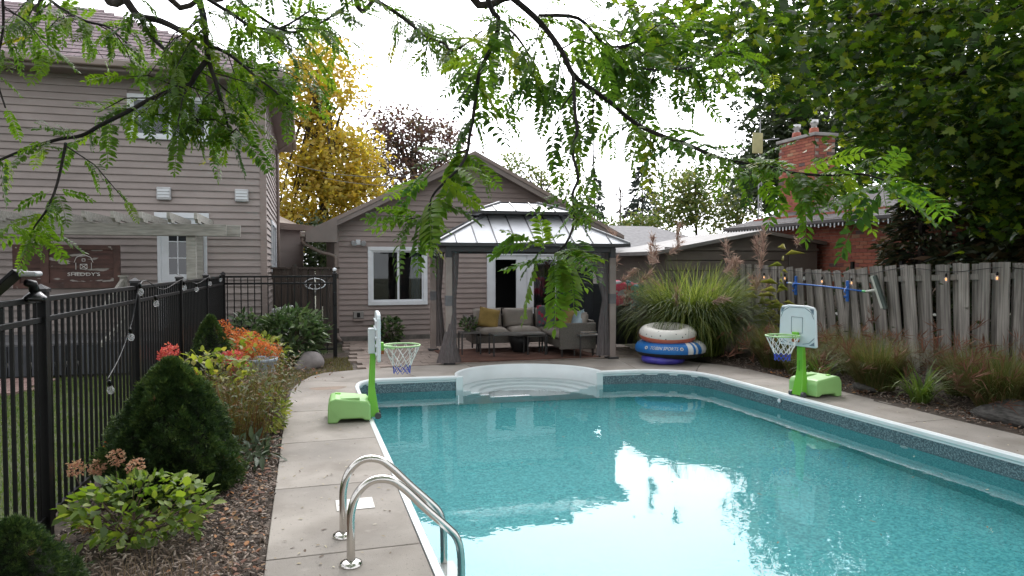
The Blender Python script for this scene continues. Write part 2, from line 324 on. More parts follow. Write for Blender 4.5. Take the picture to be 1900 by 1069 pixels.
# corner step: white moulded shell with four treads
lev = [(1.04,.008),(1.025,.016),(1.0,.0),(.985,-.05),(.965,-.09),(.955,-.16),(.95,-.30),(.84,-.315),(.83,-.48),(.71,-.495),(.70,-.66),(.57,-.675),(.56,-.84),(0.001,-.845)]
sb = MB()
for rr, z in lev:
    for k in range(25):
        a = math.pi*k/24; sb.v.append((STEP_C[0]-STEP_A*rr*math.cos(a), STEP_C[1]-.02+.08*math.cos(a)+STEP_B*rr*math.sin(a), z))
for i in range(len(lev)-1):
    for k in range(24): sb.f.append((i*25+k, i*25+k+1, (i+1)*25+k+1, (i+1)*25+k))
st = rel(sb).build('pool_step', m_plastic, pool, smooth=True, fix=True); st['label'] = 'white moulded half-round entry step at the far side'
sm = st.modifiers.new('e', 'EDGE_SPLIT'); sm.split_angle = R(40)
fr = MB()
for r_a, r_b, zt in ((1.0,.95,-.29),(.95,.835,-.318),(.835,.705,-.498),(.705,.565,-.678),(.565,0,-.848)):
    for s_ in (-1,1):
        xa, xb = sorted((s_*STEP_A*r_a, s_*STEP_A*r_b)); ya, yb = (STEP_C[1]-.02-.08*x/STEP_A for x in (xa,xb)); fr.add([(STEP_C[0]+xa,ya,DEP),(STEP_C[0]+xb,yb,DEP),(STEP_C[0]+xb,yb,zt),(STEP_C[0]+xa,ya,zt)], [(0,1,2,3)])
rel(fr).build('step_riser', m_plastic, pool)
for xx, yy in ((2.25,10.47),(4.5,10.31)):
    rel(MB().box(xx-.055,xx+.055,yy-.035,yy+.0,-.6,-.004)).build('step_flange', m_plastic, pool, bevel=.01)
for (pt, r_) in (((6.055,7.9,-.11),.03),((6.09,5.9,-.3),.05)):
    o = MB().lathe([(.001,0),(r_,0),(r_,.012),(r_*.6,.016),(.001,.016)], 14).build('return_fitting', m_white, pool, smooth=True); o.location = Vector(pt)-PO; o.rotation_euler = (0,R(-90),0)
# water
m_water = bpy.data.materials.new('pool_water'); m_water.use_nodes = True; N, L = m_water.node_tree.nodes, m_water.node_tree.links
N.remove(N['Principled BSDF']); gl = N.new('ShaderNodeBsdfGlass'); gl.inputs['IOR'].default_value = 1.33; gl.inputs['Roughness'].default_value = 0; gl.inputs[0].default_value = (.97,1,1,1)
tc = N.new('ShaderNodeTexCoord'); n1 = N.new('ShaderNodeTexNoise'); n1.inputs['Scale'].default_value = 2.6; n1.inputs['Detail'].default_value = 3
n2 = N.new('ShaderNodeTexNoise'); n2.inputs['Scale'].default_value = 14; n2.inputs['Detail'].default_value = 2
b1 = N.new('ShaderNodeBump'); b1.inputs['Strength'].default_value = .024; b1.inputs['Distance'].default_value = .1
b2 = N.new('ShaderNodeBump'); b2.inputs['Strength'].default_value = .007; b2.inputs['Distance'].default_value = .05
L.new(tc.outputs['Object'], n1.inputs[0]); L.new(tc.outputs['Object'], n2.inputs[0]); L.new(n1.outputs[0], b1.inputs['Height']); L.new(n2.outputs[0], b2.inputs['Height'])
L.new(b1.outputs[0], b2.inputs['Normal']); L.new(b2.outputs[0], gl.inputs['Normal']); L.new(gl.outputs[0], N['Material Output'].inputs[0])
wp = [(x-.004,y,ZW) for x,y in left_side]+[(STEP_C[0]-STEP_A*.97*math.cos(math.pi*k/24), STEP_C[1]-.02+.08*math.cos(math.pi*k/24)+STEP_B*.97*math.sin(math.pi*k/24), ZW) for k in range(25)]+[(x+.004,y,ZW) for x,y in right_side]
tag(MB().add(wp, [tuple(range(len(wp)-1,-1,-1))]).build('water', m_water), kind='structure')
n = 26; p = np.column_stack([rng.uniform(2,6,n), rng.uniform(3.5,8,n), np.full(n, ZW+.004)])
tag(scatter('floating_leaflets', LEAF_V, LEAF_F, p, euler_mats(rng.normal(0,.05,n), rng.normal(0,.05,n), rng.random(n)*6.28), np.column_stack([rng.uniform(.015,.03,n), rng.uniform(.03,.06,n), np.full(n,.02)]), m_debris), 'few dry leaflets floating on the teal pool water', 'leaves', kind='stuff')

# ---------------- deck slabs ----------------
deck = empty('pool_deck', (0,0,0), kind='structure')
sub = MB()
inn = [(x-.075,y) for x,y in left_side[:5]]
def slab(poly, seed=0):
    c = Vector((sum(p[0] for p in poly)/len(poly), sum(p[1] for p in poly)/len(poly), 0))
    pl = []
    for p in poly:
        d = Vector((p[0],p[1],0))-c; pl.append(tuple(d-d.normalized()*.005))
    o = MB().prism(pl, -.12, 0).build('slab', m_concrete, deck, bevel=.006, loc=c, fix=True); return o
IX = .664
ycut = [-.8, 1.4, 2.8, 4.22, 5.55, 6.97, 8.45]
for a, b in zip(ycut[:-1], ycut[1:]): slab([(-.235,a),(IX,a),(IX,b),(-.235,b)])
slab([(-.235,8.45),(.655,8.45),(.65,9.6),(.663,10.06),(.70,10.22),(.735,10.34),(.2,10.62),(-.08,10.62),(-.15,10.3),(-.2,9.9)])
slab([(-.08,10.62),(.2,10.62),(.735,10.34),(.77,10.41),(.86,10.525),(1.02,10.585),(1.06,10.585),(1.5,10.565),(1.62,10.56),(1.35,11.72),(.79,11.60),(.6,11.53),(.263,11.4),(.06,11.1)])
sp = [(STEP_C[0]-STEP_A*1.03*math.cos(math.pi*k/24), STEP_C[1]-.02+.08*math.cos(math.pi*k/24)+STEP_B*1.03*math.sin(math.pi*k/24)) for k in range(25)]
slab([(1.62,10.56),(2.14,10.525)]+sp[1:8]+[(2.62,11.8),(1.35,11.72)])
slab(sp[7:18]+[(4.15,11.74),(2.62,11.8)])
slab(sp[17:24]+[(4.6,10.36),(5.05,10.32),(5.18,10.31),(5.45,11.7),(4.15,11.74)])
ro = [(5.18,10.31),(5.41,10.252),(5.72,10.10),(5.957,9.835),(6.072,9.455),(6.093,9.0)]
slab(ro[:4]+[(6.62,10.75),(6.35,11.2),(5.9,11.6),(5.45,11.7)])
slab(ro[3:6]+[(6.95,9.0),(6.95,9.8),(6.85,10.3),(6.62,10.75)])
for (ya, yb) in ((9.0,7.5),(7.5,6.0),(6.0,4.5),(4.5,3.0),(3.0,1.0),(1.0,-.8)):
    f = lambda y: float(np.interp(y, [-.8,3,5.5,7.4,9.0],[6.133,6.133,6.123,6.103,6.093])); g_ = lambda y: float(np.interp(y, [-.8,5.2,6.3,7.8,9.0],[6.87,6.87,6.83,6.94,6.95]))
    slab([(f(ya),ya),(g_(ya),ya),(g_(yb),yb),(f(yb),yb)])
st_ = [(.29+.24*math.cos(a)*(1+.15*math.sin(3*a)),9.95+.16*math.sin(a)*(1+.2*math.cos(2*a)),.0015) for a in np.linspace(0,6.283,22)[:-1]]
MB().add(st_, [tuple(range(len(st_)))]).build('rust_stain', M('rust_stain',(.17,.115,.075),.6,.15,9), deck)
# ---------------- paver patio ----------------
patio = empty('paver_patio', (0,0,0), kind='structure')
tag(MB().add([(.75,11.62,-.045),(6.6,11.62,-.045),(6.6,16.2,-.045),(.75,16.2,-.045)], [(0,1,2,3)]).build('patio_sand', M('joint_sand',(.12,.1,.085),.95), patio))
def outer_y(x): return float(np.interp(x, [.75,1.35,2.62,4.15,5.45,5.9,6.35,6.62],[11.61,11.73,11.81,11.75,11.71,11.61,11.22,10.8]))
pm = [MB().prism([(-w_/2+.004,-h_/2+.004),(w_/2-.004,-h_/2+.004),(w_/2-.004,h_/2-.004),(-w_/2+.004,h_/2-.004)], -.06, -.004).mesh('paver', m_paver) for w_, h_ in ((.34,.28),(.24,.28),(.44,.28))]
wd = (.34,.24,.44); yy = 11.72; row = 0
while yy < 16.0:
    x = .95-(row*.13 % .3)
    while x < 6.5:
        k = random.randrange(3); cx = x+wd[k]/2
        if yy-.14 > outer_y(cx)-.12 and x > .70 and x+wd[k] < 6.6 and not (2.62 < cx < 5.2 and 12.3 < yy < 13.4):
            inst('paver', pm[k], patio, (cx, yy, random.uniform(-.004,.004)), (random.uniform(-.006,.006), random.uniform(-.006,.006), random.uniform(-.01,.01)))
        x += wd[k]
    yy += .28; row += 1
path = empty('brick_path', (0,0,0), kind='structure')
pm2 = MB().prism([(-.145,-.095),(.145,-.095),(.145,.095),(-.145,.095)], -.06, -.01).mesh('paver', M('red_paver',(.26,.17,.15),.85,.2,8,.3,80,rnd=.15))
for r_ in range(7):
    for c_ in range(9): inst('paver', pm2, path, (-6.3+c_*.3+(r_ % 2)*.15, 10.95+r_*.2, 0))

# ---------------- buildings ----------------
def W(b, name, mat, root, **k):      # geometry given in world coordinates, parented under root (possibly nested)
    o = b.build(name, mat, root, **k); L_ = Vector((0,0,0)); q = root
    while q: L_ += Vector(q.location); q = q.parent
    o.location = -L_; return o
SB_CACHE = {}
def siding(wall, root, org, u, nrm, u0, u1, z0, z1, e, mat, openings=(), lim=None, jut=.026):
    """one mesh per course and stretch between openings; lim(z) gives the left/right limit of a gable"""
    org, u, nrm = Vector(org), Vector(u), Vector(nrm); L_ = Vector((0,0,0)); q = wall
    while q: L_ += Vector(q.location); q = q.parent
    z = z0
    while z < z1-.01:
        zt = min(z+e, z1); la, lb = (lim(z) if lim else (u0,u1)); ta, tb = (lim(zt) if lim else (u0,u1))
        if lb-la < .05: break
        cuts = sorted([(a,b) for a,b,c,d in openings if c < zt-.03 and d > z+.03 and b > la and a < lb]); segs = []; cur = None
        a0 = la; t0 = ta
        for a,b in cuts: segs.append((a0,a,t0,a)); a0 = b; t0 = b
        segs.append((a0,lb,t0,max(tb,t0+.001)))
        sg2 = []
        for a,b,c,d in segs:                    # butt joints between board lengths
            if b-a > 3.9:
                j = a+random.uniform(1.2,min(3.7,b-a-.6)); sg2 += [(a,j-.001,c,j-.001),(j+.001,b,j+.001,d)] if c < j < d else [(a,b,c,d)]
            else: sg2.append((a,b,c,d))
        for a,b,c,d in sg2:
            if b-a < .02: continue
            if d-c < .01: d = c+.01
            key = (round(b-a,3), round(zt-z,3), round(c-a,3), round(d-a,3), tuple(u), mat.name)
            if key not in SB_CACHE:
                V = []
                for oo in (-.02, None):
                    pass
                def pt(uu, zz, o): return u*uu+nrm*o+Vector((0,0,zz))
                h = zt-z; w_ = b-a
                V = [pt(0,0,-.02), pt(w_,0,-.02), pt(w_,0,jut), pt(0,0,jut), pt(c-a,h,-.02), pt(d-a,h,-.02), pt(d-a,h,.002), pt(c-a,h,.002),
                     pt(0,.012,jut), pt(w_,.012,jut)]
                bb = MB(); bb.add(V, [(0,1,2,3),(3,2,9,8),(8,9,6,7),(4,7,6,5),(0,3,8,7,4),(1,5,6,9,2),(0,4,5,1)])
                me = bb.mesh('siding_board', mat); bm = bmesh.new(); bm.from_mesh(me); bmesh.ops.recalc_face_normals(bm, faces=bm.faces); bm.to_mesh(me); bm.free(); SB_CACHE[key] = me
            inst('siding_board', SB_CACHE[key], wall, org+u*a+Vector((0,0,z))-L_)
        z = zt
def backing(b, org, u, nrm, rects, off=-.022):
    org, u, nrm = Vector(org), Vector(u), Vector(nrm)
    for a,bb,c,d in rects:
        b.add([org+u*a+nrm*off+Vector((0,0,c)), org+u*bb+nrm*off+Vector((0,0,c)), org+u*bb+nrm*off+Vector((0,0,d)), org+u*a+nrm*off+Vector((0,0,d))], [(0,1,2,3)])
    return b
def rects_minus(u0,u1,z0,z1,ops):
    us = sorted({u0,u1}|{v for o in ops for v in o[:2] if u0 < v < u1}); out = []
    for a,b in zip(us[:-1],us[1:]):
        zz = z0
        for o in sorted([o for o in ops if o[0] < (a+b)/2 < o[1]], key=lambda o:o[2]):
            if o[2] > zz: out.append((a,b,zz,o[2]))
            zz = max(zz,o[3])
        if zz < z1: out.append((a,b,zz,z1))
    return out
m_pane = bpy.data.materials.new('clear_pane'); m_pane.use_nodes = True; N, L = m_pane.node_tree.nodes, m_pane.node_tree.links
N.remove(N['Principled BSDF']); t_ = N.new('ShaderNodeBsdfTransparent'); t_.inputs[0].default_value = (.75,.8,.82,1); g_ = N.new('ShaderNodeBsdfGlossy'); g_.inputs['Roughness'].default_value = .02
fr = N.new('ShaderNodeFresnel'); fr.inputs[0].default_value = 1.6; mx = N.new('ShaderNodeMixShader'); L.new(fr.outputs[0], mx.inputs[0]); L.new(t_.outputs[0], mx.inputs[1]); L.new(g_.outputs[0], mx.inputs[2]); L.new(mx.outputs[0], N['Material Output'].inputs[0])
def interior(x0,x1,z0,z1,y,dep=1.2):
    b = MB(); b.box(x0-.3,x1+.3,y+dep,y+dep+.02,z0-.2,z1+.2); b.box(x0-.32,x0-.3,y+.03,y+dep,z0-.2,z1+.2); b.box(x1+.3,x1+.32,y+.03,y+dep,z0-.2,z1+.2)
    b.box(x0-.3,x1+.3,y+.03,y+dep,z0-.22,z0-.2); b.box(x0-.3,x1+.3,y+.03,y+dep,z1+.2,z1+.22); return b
def window(root, x0,x1,z0,z1,y, sashes=2, fw=.075, muntins=None, curtain=None):
    fb = MB(); fb.box(x0,x1,y-.04,y+.03,z1-fw,z1); fb.box(x0,x1,y-.055,y+.03,z0,z0+fw); fb.box(x0,x0+fw,y-.04,y+.03,z0+fw,z1-fw); fb.box(x1-fw,x1,y-.04,y+.03,z0+fw,z1-fw)
    f = W(fb, 'window', m_white, root, bevel=.006)
    wd_ = (x1-x0-2*fw)/sashes
    for i in range(sashes):
        a = x0+fw+i*wd_; yo = y-.012+i*.018; s_ = MB(); t = .035; b_ = a+wd_+(.02 if i < sashes-1 else 0)
        s_.box(a,b_,yo,yo+.016,z0+fw,z0+fw+t); s_.box(a,b_,yo,yo+.016,z1-fw-t,z1-fw); s_.box(a,a+t,yo,yo+.016,z0+fw+t,z1-fw-t); s_.box(b_-t,b_,yo,yo+.016,z0+fw+t,z1-fw-t)
        if muntins:
            for k in range(1,muntins[0]): xx = a+t+(wd_-2*t)*k/muntins[0]; s_.box(xx-.008,xx+.008,yo+.002,yo+.014,z0+fw+t,z1-fw-t)
            for k in range(1,muntins[1]): zz = z0+fw+t+(z1-z0-2*fw-2*t)*k/muntins[1]; s_.box(a+t,b_-t,yo+.004,yo+.012,zz-.008,zz+.008)
        W(s_, 'sash', m_white, f)
        W(MB().box(a+t,b_-t,yo+.006,yo+.01,z0+fw+t,z1-fw-t), 'pane', m_pane, f)
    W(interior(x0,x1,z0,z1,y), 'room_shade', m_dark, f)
    if curtain:
        cb = MB(); xs_ = np.linspace(curtain[0],curtain[1],28)
        for i,(a,b) in enumerate(zip(xs_[:-1],xs_[1:])):
            ya, yb = y+.12+.02*math.sin(i*1.3), y+.12+.02*math.sin((i+1)*1.3); cb.add([(a,ya,z0),(b,yb,z0),(b,yb,z1),(a,ya,z1)], [(0,1,2,3)])
        W(cb, 'curtain', m_curtin, f, smooth=True)
    return f

# --- two-storey house on the left ---
HY, HX = 14.12, -.72
house = empty('house', (HX,HY,0), label='two-storey taupe sided house with brown shingle roof behind the pergola', cat='house')
win_up = (-3.03,-1.66,3.98,4.78); door_h = (-2.58,-1.74,.5,2.66)
sidewin = (2.0,4.3,1.55,2.68)
wl_ = W(backing(MB(), (0,HY,0), (1,0,0), (0,-1,0), rects_minus(-9.2,HX-.03,.2,5.3,[win_up,door_h])), 'wall', m_siding, house)
siding(wl_, house, (0,HY,0), (1,0,0), (0,-1,0), -9.2, HX-.06, .28, 5.24, .127, m_siding, [win_up, door_h])
ws_ = W(backing(MB(), (HX,HY,0), (0,1,0), (1,0,0), rects_minus(.0,7.4,.2,5.3,[sidewin])), 'wall', m_siding, house)
siding(ws_, house, (HX,HY,0), (0,1,0), (1,0,0), .05, 7.4, .28, 5.24, .127, m_siding, [sidewin])
W(MB().box(HX-.085,HX+.03,HY-.03,HY-.001,.2,5.3).box(HX+.0,HX+.03,HY-.001,HY+.085,.2,5.3), 'corner_trim', m_trimtan, house)
W(MB().box(-9.2,HX+.02,HY-.02,HY+.01,.0,.27).box(HX-.02,HX+.01,HY,HY+7.4,.0,.27), 'foundation', M('foundation',(.2,.19,.18),.9,.2,5,.4,40), house)
window(house, *win_up[:2], *win_up[2:], HY-.005, 2, .07, (2,2), (-3.0,-2.75))
f = W(MB().box(HX-.01,HX+.05,HY+2.0,HY+2.09,1.55,2.68).box(HX-.01,HX+.05,HY+4.21,HY+4.3,1.55,2.68).box(HX-.01,HX+.05,HY+2.09,HY+4.21,2.6,2.68).box(HX-.01,HX+.07,HY+2.09,HY+4.21,1.55,1.63).box(HX-.01,HX+.04,HY+3.1,HY+3.2,1.63,2.6), 'window', m_white, house)
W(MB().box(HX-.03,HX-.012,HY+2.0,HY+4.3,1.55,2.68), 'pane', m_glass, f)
# door of the house
df = W(MB().box(-2.58,-2.52,HY-.035,HY+.03,.5,2.66).box(-1.80,-1.74,HY-.035,HY+.03,.5,2.66).box(-2.62,-1.70,HY-.05,HY+.03,2.56,2.66), 'door_frame', m_white, house, bevel=.005)
dr = MB(); 
for r_ in ((-2.52,-2.39,.55,2.56),(-1.93,-1.80,.55,2.56),(-2.39,-1.93,.55,1.53),(-2.39,-1.93,2.42,2.56)): dr.box(r_[0],r_[1],HY-.012,HY+.025,r_[2],r_[3])
d_ = W(dr, 'door', m_white, house)
for k in range(2): W(MB().box(-2.37+k*.22,-2.17+k*.22,HY-.02,HY-.012,.75,1.4), 'door_panel', m_white, d_, bevel=.006)
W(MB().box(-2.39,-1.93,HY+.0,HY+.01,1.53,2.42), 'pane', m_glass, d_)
W(MB().box(-2.24-.009,-2.24+.009,HY-.01,HY-.001,1.53,2.42).box(-2.085-.009,-2.085+.009,HY-.01,HY-.001,1.53,2.42).box(-2.39,-1.93,HY-.008,HY-.003,1.82,1.84).box(-2.39,-1.93,HY-.008,HY-.003,2.12,2.14), 'muntin', m_white, d_)
# roof: hip with gutter, fascia, soffit
ex0, ex1, ey0, ey1, ez = -9.7, -.32, 13.68, 22.0, 5.24; hh = 2.15; run = 4.1
rp = [(ex0,ey0,ez),(ex1,ey0,ez),(ex1,ey1,ez),(ex0,ey1,ez),(ex0,ey0+run,ez+hh),(ex1-run,ey0+run,ez+hh)]
m_shB = M('shingle_courses', (.135,.095,.105), .85, .35, 7, .5, 60, detail=8)
N, L = m_shB.node_tree.nodes, m_shB.node_tree.links; bt = N.new('ShaderNodeTexBrick'); tcx = N.new('ShaderNodeTexCoord'); mpx = N.new('ShaderNodeMapping'); mpx.inputs['Rotation'].default_value = (R(-27.7),0,0)
bt.inputs['Scale'].default_value = 1; bt.inputs['Brick Width'].default_value = .3; bt.inputs['Row Height'].default_value = .14; bt.inputs['Mortar Size'].default_value = .012; bt.inputs['Mortar Smooth'].default_value = .3
bt.inputs['Color1'].default_value = (.9,.9,.9,1); bt.inputs['Color2'].default_value = (1.25,1.2,1.2,1); bt.inputs['Mortar'].default_value = (.35,.35,.35,1)
L.new(tcx.outputs['Object'], mpx.inputs[0]); L.new(mpx.outputs[0], bt.inputs[0]); pr = N['Principled BSDF']; src = pr.inputs['Base Color'].links[0].from_socket
ml = N.new('ShaderNodeMix'); ml.data_type = 'RGBA'; ml.blend_type = 'MULTIPLY'; ml.inputs[0].default_value = 1; L.new(src, ml.inputs[6]); L.new(bt.outputs[0], ml.inputs[7]); L.new(ml.outputs[2], pr.inputs['Base Color'])
rf = W(MB().add(rp, [(0,1,5,4),(1,2,5),(2,3,4,5)]), 'roof', m_shB, house)
for k in range(16):                        # raised shingle courses: a thin lip along each row of the front slope
    t0 = k/15.9; zz = ez+hh*t0; yv = ey0+run*t0; W(MB().hexa([(ex0+0,yv,zz),(ex1-run*t0,yv,zz),(ex1-run*t0-.06,yv+run/16,zz+hh/16+.003),(ex0,yv+run/16,zz+hh/16+.003),(ex0,yv,zz+.022),(ex1-run*t0,yv,zz+.022),(ex1-run*t0-.06,yv+run/16,zz+hh/16+.009),(ex0,yv+run/16,zz+hh/16+.009)]), 'shingle_course', m_shB, rf)
W(MB().box(ex0,ex1,ey0+.0,ey0+.02,ez-.18,ez-.005).box(ex1-.02,ex1,ey0+.02,ey1,ez-.18,ez-.005), 'fascia', m_gutter, house)
W(MB().box(ex0,ex1-.005,ey0+.02,HY+.0,ez-.19,ez-.17).box(HX,ex1-.02,HY,ey1,ez-.19,ez-.17), 'soffit', M('soffit',(.2,.165,.15),.6,.06,2), house)
W(MB().box(ex0,ex1+.02,ey0-.11,ey0-.002,ez-.13,ez-.01), 'gutter', m_gutter, house, bevel=.02)
W(MB().box(ex1+.002,ex1+.11,ey0+.0,ey1,ez-.13,ez-.01), 'gutter', m_gutter, house, bevel=.02)
W(MB().tube(spline([(ex1+.05,HY+5.2,ez-.12),(ex1+.03,HY+5.2,ez-.3),(HX+.06,HY+5.25,ez-.62),(HX+.06,HY+5.25,ez-.9),(HX+.06,HY+5.25,.3)],4), .04, 6), 'downspout', m_gutter, house, smooth=True)
for xx in (-2.57,-1.245):                   # wall vents
    v = W(MB().box(xx,xx+.24,HY-.09,HY-.015,2.885,3.12), 'wall_vent', M('vent_grey',(.45,.46,.47),.5,.1,6), house, bevel=.02)
    for k in range(3): W(MB().box(xx+.02,xx+.22,HY-.1,HY-.089,2.93+k*.055,2.965+k*.055), 'louvre', m_white, v)
W(MB().box(-.72,-.05,21.6,24.5,0,2.9), 'rear_wing', m_siding, house); W(MB().add([(-.9,21.4,2.9),(.25,21.4,2.85),(.25,24.8,2.85),(-.9,24.8,3.4)], [(0,1,2,3)]).add([(-.9,21.4,2.75),(.25,21.4,2.7),(.25,21.4,2.85),(-.9,21.4,2.95)],[(0,1,2,3)]), 'rear_eave', m_gutter, house)

# --- pool house (garage) ---
GY = 16.1; GX0, GX1, GA, GZ = .66, 6.85, 3.76, 2.485
gar = empty('pool_house', (GX0,GY,0), label='single-storey taupe sided pool house with gable roof and sliding window', cat='building')
SL = .505; apex = GZ+SL*(GA-GX0)+.1
win_g = (1.36,2.71,.79,2.115); dor_g = (4.13,6.12,.12,2.03)
limf = lambda z: (GX0, GX1) if z <= GZ+.1 else (GX0+(z-GZ-.1)/SL, 2*GA-GX0-(z-GZ-.1)/SL)
bk = backing(MB(), (0,GY,0), (1,0,0), (0,-1,0), rects_minus(GX0,GX1,0,GZ+.1,[win_g,dor_g])); bk.add([(GX0,GY+.022,GZ+.1),(2*GA-GX0,GY+.022,GZ+.1),(GA,GY+.022,apex+.02)],[(0,1,2)])
gw = W(bk, 'wall', m_siding2, gar)
siding(gw, gar, (0,GY,0), (1,0,0), (0,-1,0), GX0, GX1, .1, apex-.1, .1185, m_siding2, [win_g,dor_g], limf)
W(MB().box(GX0-.03,GX0+.07,GY-.03,GY+.03,.05,GZ+.1), 'corner_trim', m_trimtan, gar)
W(MB().box(GX0,GX1,GY-.035,GY+.02,-.04,.1), 'foundation', M('foundation_stone',(.12,.11,.1),.9,.3,8,.4,40), gar)
[W(MB().add([(x_,GY,0),(x_,GY+7,0),(x_,GY+7,2.5),(x_,GY,2.5)], [(0,3,2,1)]), 'side_wall', m_siding2, gar) for x_ in (GX0,GX1)]
ry0, ry1 = 15.72, 23.3; elx = .02; erx = 2*GA-elx; rz = lambda x: 4.32-SL*abs(x-GA)
for s_ in (-1,1):
    xe = elx if s_ < 0 else erx
    W(MB().hexa([(xe,ry0,rz(xe)-.03),(GA,ry0,rz(GA)-.03),(GA,ry1,rz(GA)-.03),(xe,ry1,rz(xe)-.03),(xe,ry0,rz(xe)),(GA,ry0,rz(GA)),(GA,ry1,rz(GA)),(xe,ry1,rz(xe))]), 'roof', m_shingle, gar, fix=True)
    W(MB().hexa([(xe,ry0+.0,rz(xe)-.20),(GA,ry0,rz(GA)-.22),(GA,ry0+.03,rz(GA)-.22),(xe,ry0+.03,rz(xe)-.20),(xe,ry0,rz(xe)-.032),(GA,ry0,rz(GA)-.032),(GA,ry0+.03,rz(GA)-.032),(xe,ry0+.03,rz(xe)-.032)]), 'fascia', m_fascia, gar, fix=True)
    W(MB().hexa([(xe,ry0-.025,rz(xe)-.09),(GA,ry0-.025,rz(GA)-.09),(GA,ry0-.002,rz(GA)-.09),(xe,ry0-.002,rz(xe)-.09),(xe,ry0-.025,rz(xe)-.004),(GA,ry0-.025,rz(GA)-.004),(GA,ry0-.002,rz(GA)-.004),(xe,ry0-.002,rz(xe)-.004)]), 'rake_trim', m_gutter, gar, fix=True)
    W(MB().hexa([(xe,ry0+.03,rz(xe)-.17),(GA,ry0+.03,rz(GA)-.17),(GA,GY,rz(GA)-.17),(xe,GY,rz(xe)-.17),(xe,ry0+.03,rz(xe)-.155),(GA,ry0+.03,rz(GA)-.155),(GA,GY,rz(GA)-.155),(xe,GY,rz(xe)-.155)]), 'soffit', m_fascia, gar, fix=True)
W(MB().add([(elx,ry0-.03,2.42),(elx,ry0-.03,2.2),(.68,ry0-.03,2.2),(.68,ry0-.03,2.74),(elx,GY-.03,2.42),(elx,GY-.03,2.2),(.68,GY-.03,2.2),(.68,GY-.03,2.74)], [(0,1,2,3),(4,7,6,5),(1,5,6,2),(0,4,5,1),(2,6,7,3)]), 'eave_return', m_fascia, gar)
W(MB().box(elx-.12,elx-.002,ry0-.03,ry1,2.3,2.42), 'gutter', m_gutter, gar, bevel=.02)
W(MB().tube(spline([(elx-.05,ry0+.06,2.3),(elx-.03,ry0+.08,2.18),(.3,ry0+.2,2.0),(.62,GY-.07,1.9),(.66,GY-.07,1.7),(.66,GY-.07,.9),(.66,GY-.07,.2),(.7,GY-.1,.08),(.74,GY-.2,.03)],4), .042, 6), 'downspout', m_gutter, gar, smooth=True)
window(gar, *win_g[:2], *win_g[2:], GY-.006, 2, .09, None, (2.36,2.56))
# french doors
W(MB().box(4.13,4.3,GY-.045,GY+.03,.12,2.03).box(5.95,6.12,GY-.045,GY+.03,.12,2.03).box(4.3,5.95,GY-.045,GY+.03,1.93,2.03).box(4.1,6.15,GY-.1,GY+.03,.06,.12), 'door_frame', m_white, gar, bevel=.006)
for x0,x1,g0,g1 in ((4.3,5.12,4.34,4.86),(5.13,5.95,5.3,5.86)):
    d_ = W(MB().box(x0,g0,GY-.02,GY+.02,.12,1.93).box(g1,x1,GY-.02,GY+.02,.12,1.93).box(g0,g1,GY-.02,GY+.02,.12,.3).box(g0,g1,GY-.02,GY+.02,1.83,1.93), 'door', m_white, gar, bevel=.004)
    W(MB().box(g0,g1,GY-.003,GY+.003,.3,1.83), 'pane', m_pane, d_)
    if x0 > 5:
        cb = MB(); xs_ = np.linspace(5.3,5.62,20)
        for i,(a,b) in enumerate(zip(xs_[:-1],xs_[1:])): cb.add([(a,GY+.1+.02*math.sin(i*1.4),.2),(b,GY+.1+.02*math.sin(i*1.4+1.4),.2),(b,GY+.1+.02*math.sin(i*1.4+1.4),1.9),(a,GY+.1+.02*math.sin(i*1.4),1.9)],[(0,1,2,3)])
        W(cb, 'curtain', M('mauve_curtain',(.16,.12,.12),.9,.2,5), d_, smooth=True)
    else:
        for zz in (1.12,.98): W(MB().lathe([(.001,-.05),(.022,-.045),(.028,-.03),(.012,-.02),(.012,0),(.03,0),(.03,.01)], 12), 'door_knob', m_black, d_, smooth=True); kb = d_.children[-1]; kb.rotation_euler = (R(-90),0,0); kb.location = Vector((4.96,GY-.03,zz))
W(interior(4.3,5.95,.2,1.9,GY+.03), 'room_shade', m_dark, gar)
bx_ = W(MB().box(1.03,1.26,GY-.06,GY-.01,.5,.66), 'outlet_box', M('outlet_grey',(.22,.21,.2),.5), gar, bevel=.012); W(MB().box(1.11,1.18,GY-.075,GY-.06,.53,.63), 'socket', m_black, bx_, bevel=.008); W(MB().box(1.03,1.26,GY-.08,GY-.012,.45,.49), 'box_ledge', m_trimtan, bx_)
fl = W(MB().box(1.1,1.2,GY-.04,GY-.01,2.15,2.27), 'flood_light', m_white, gar, bevel=.01)
for xx in (1.03,1.27):
    h_ = MB().lathe([(.001,.06),(.03,.06),(.05,.0),(.058,-.09),(.052,-.1),(.001,-.085)], 14).build('lamp_head', M('flood_grey',(.3,.31,.32),.3), fl, smooth=True); h_.location = Vector((xx,GY-.1,2.2)); h_.rotation_euler = (R(-75),0,R(12 if xx < 1.1 else -12))
W(MB().tube([(3.68,17.2,4.1),(3.68,17.2,4.72)], .05, 10), 'vent_pipe', M('pvc',(.4,.39,.36),.6), gar, smooth=True)

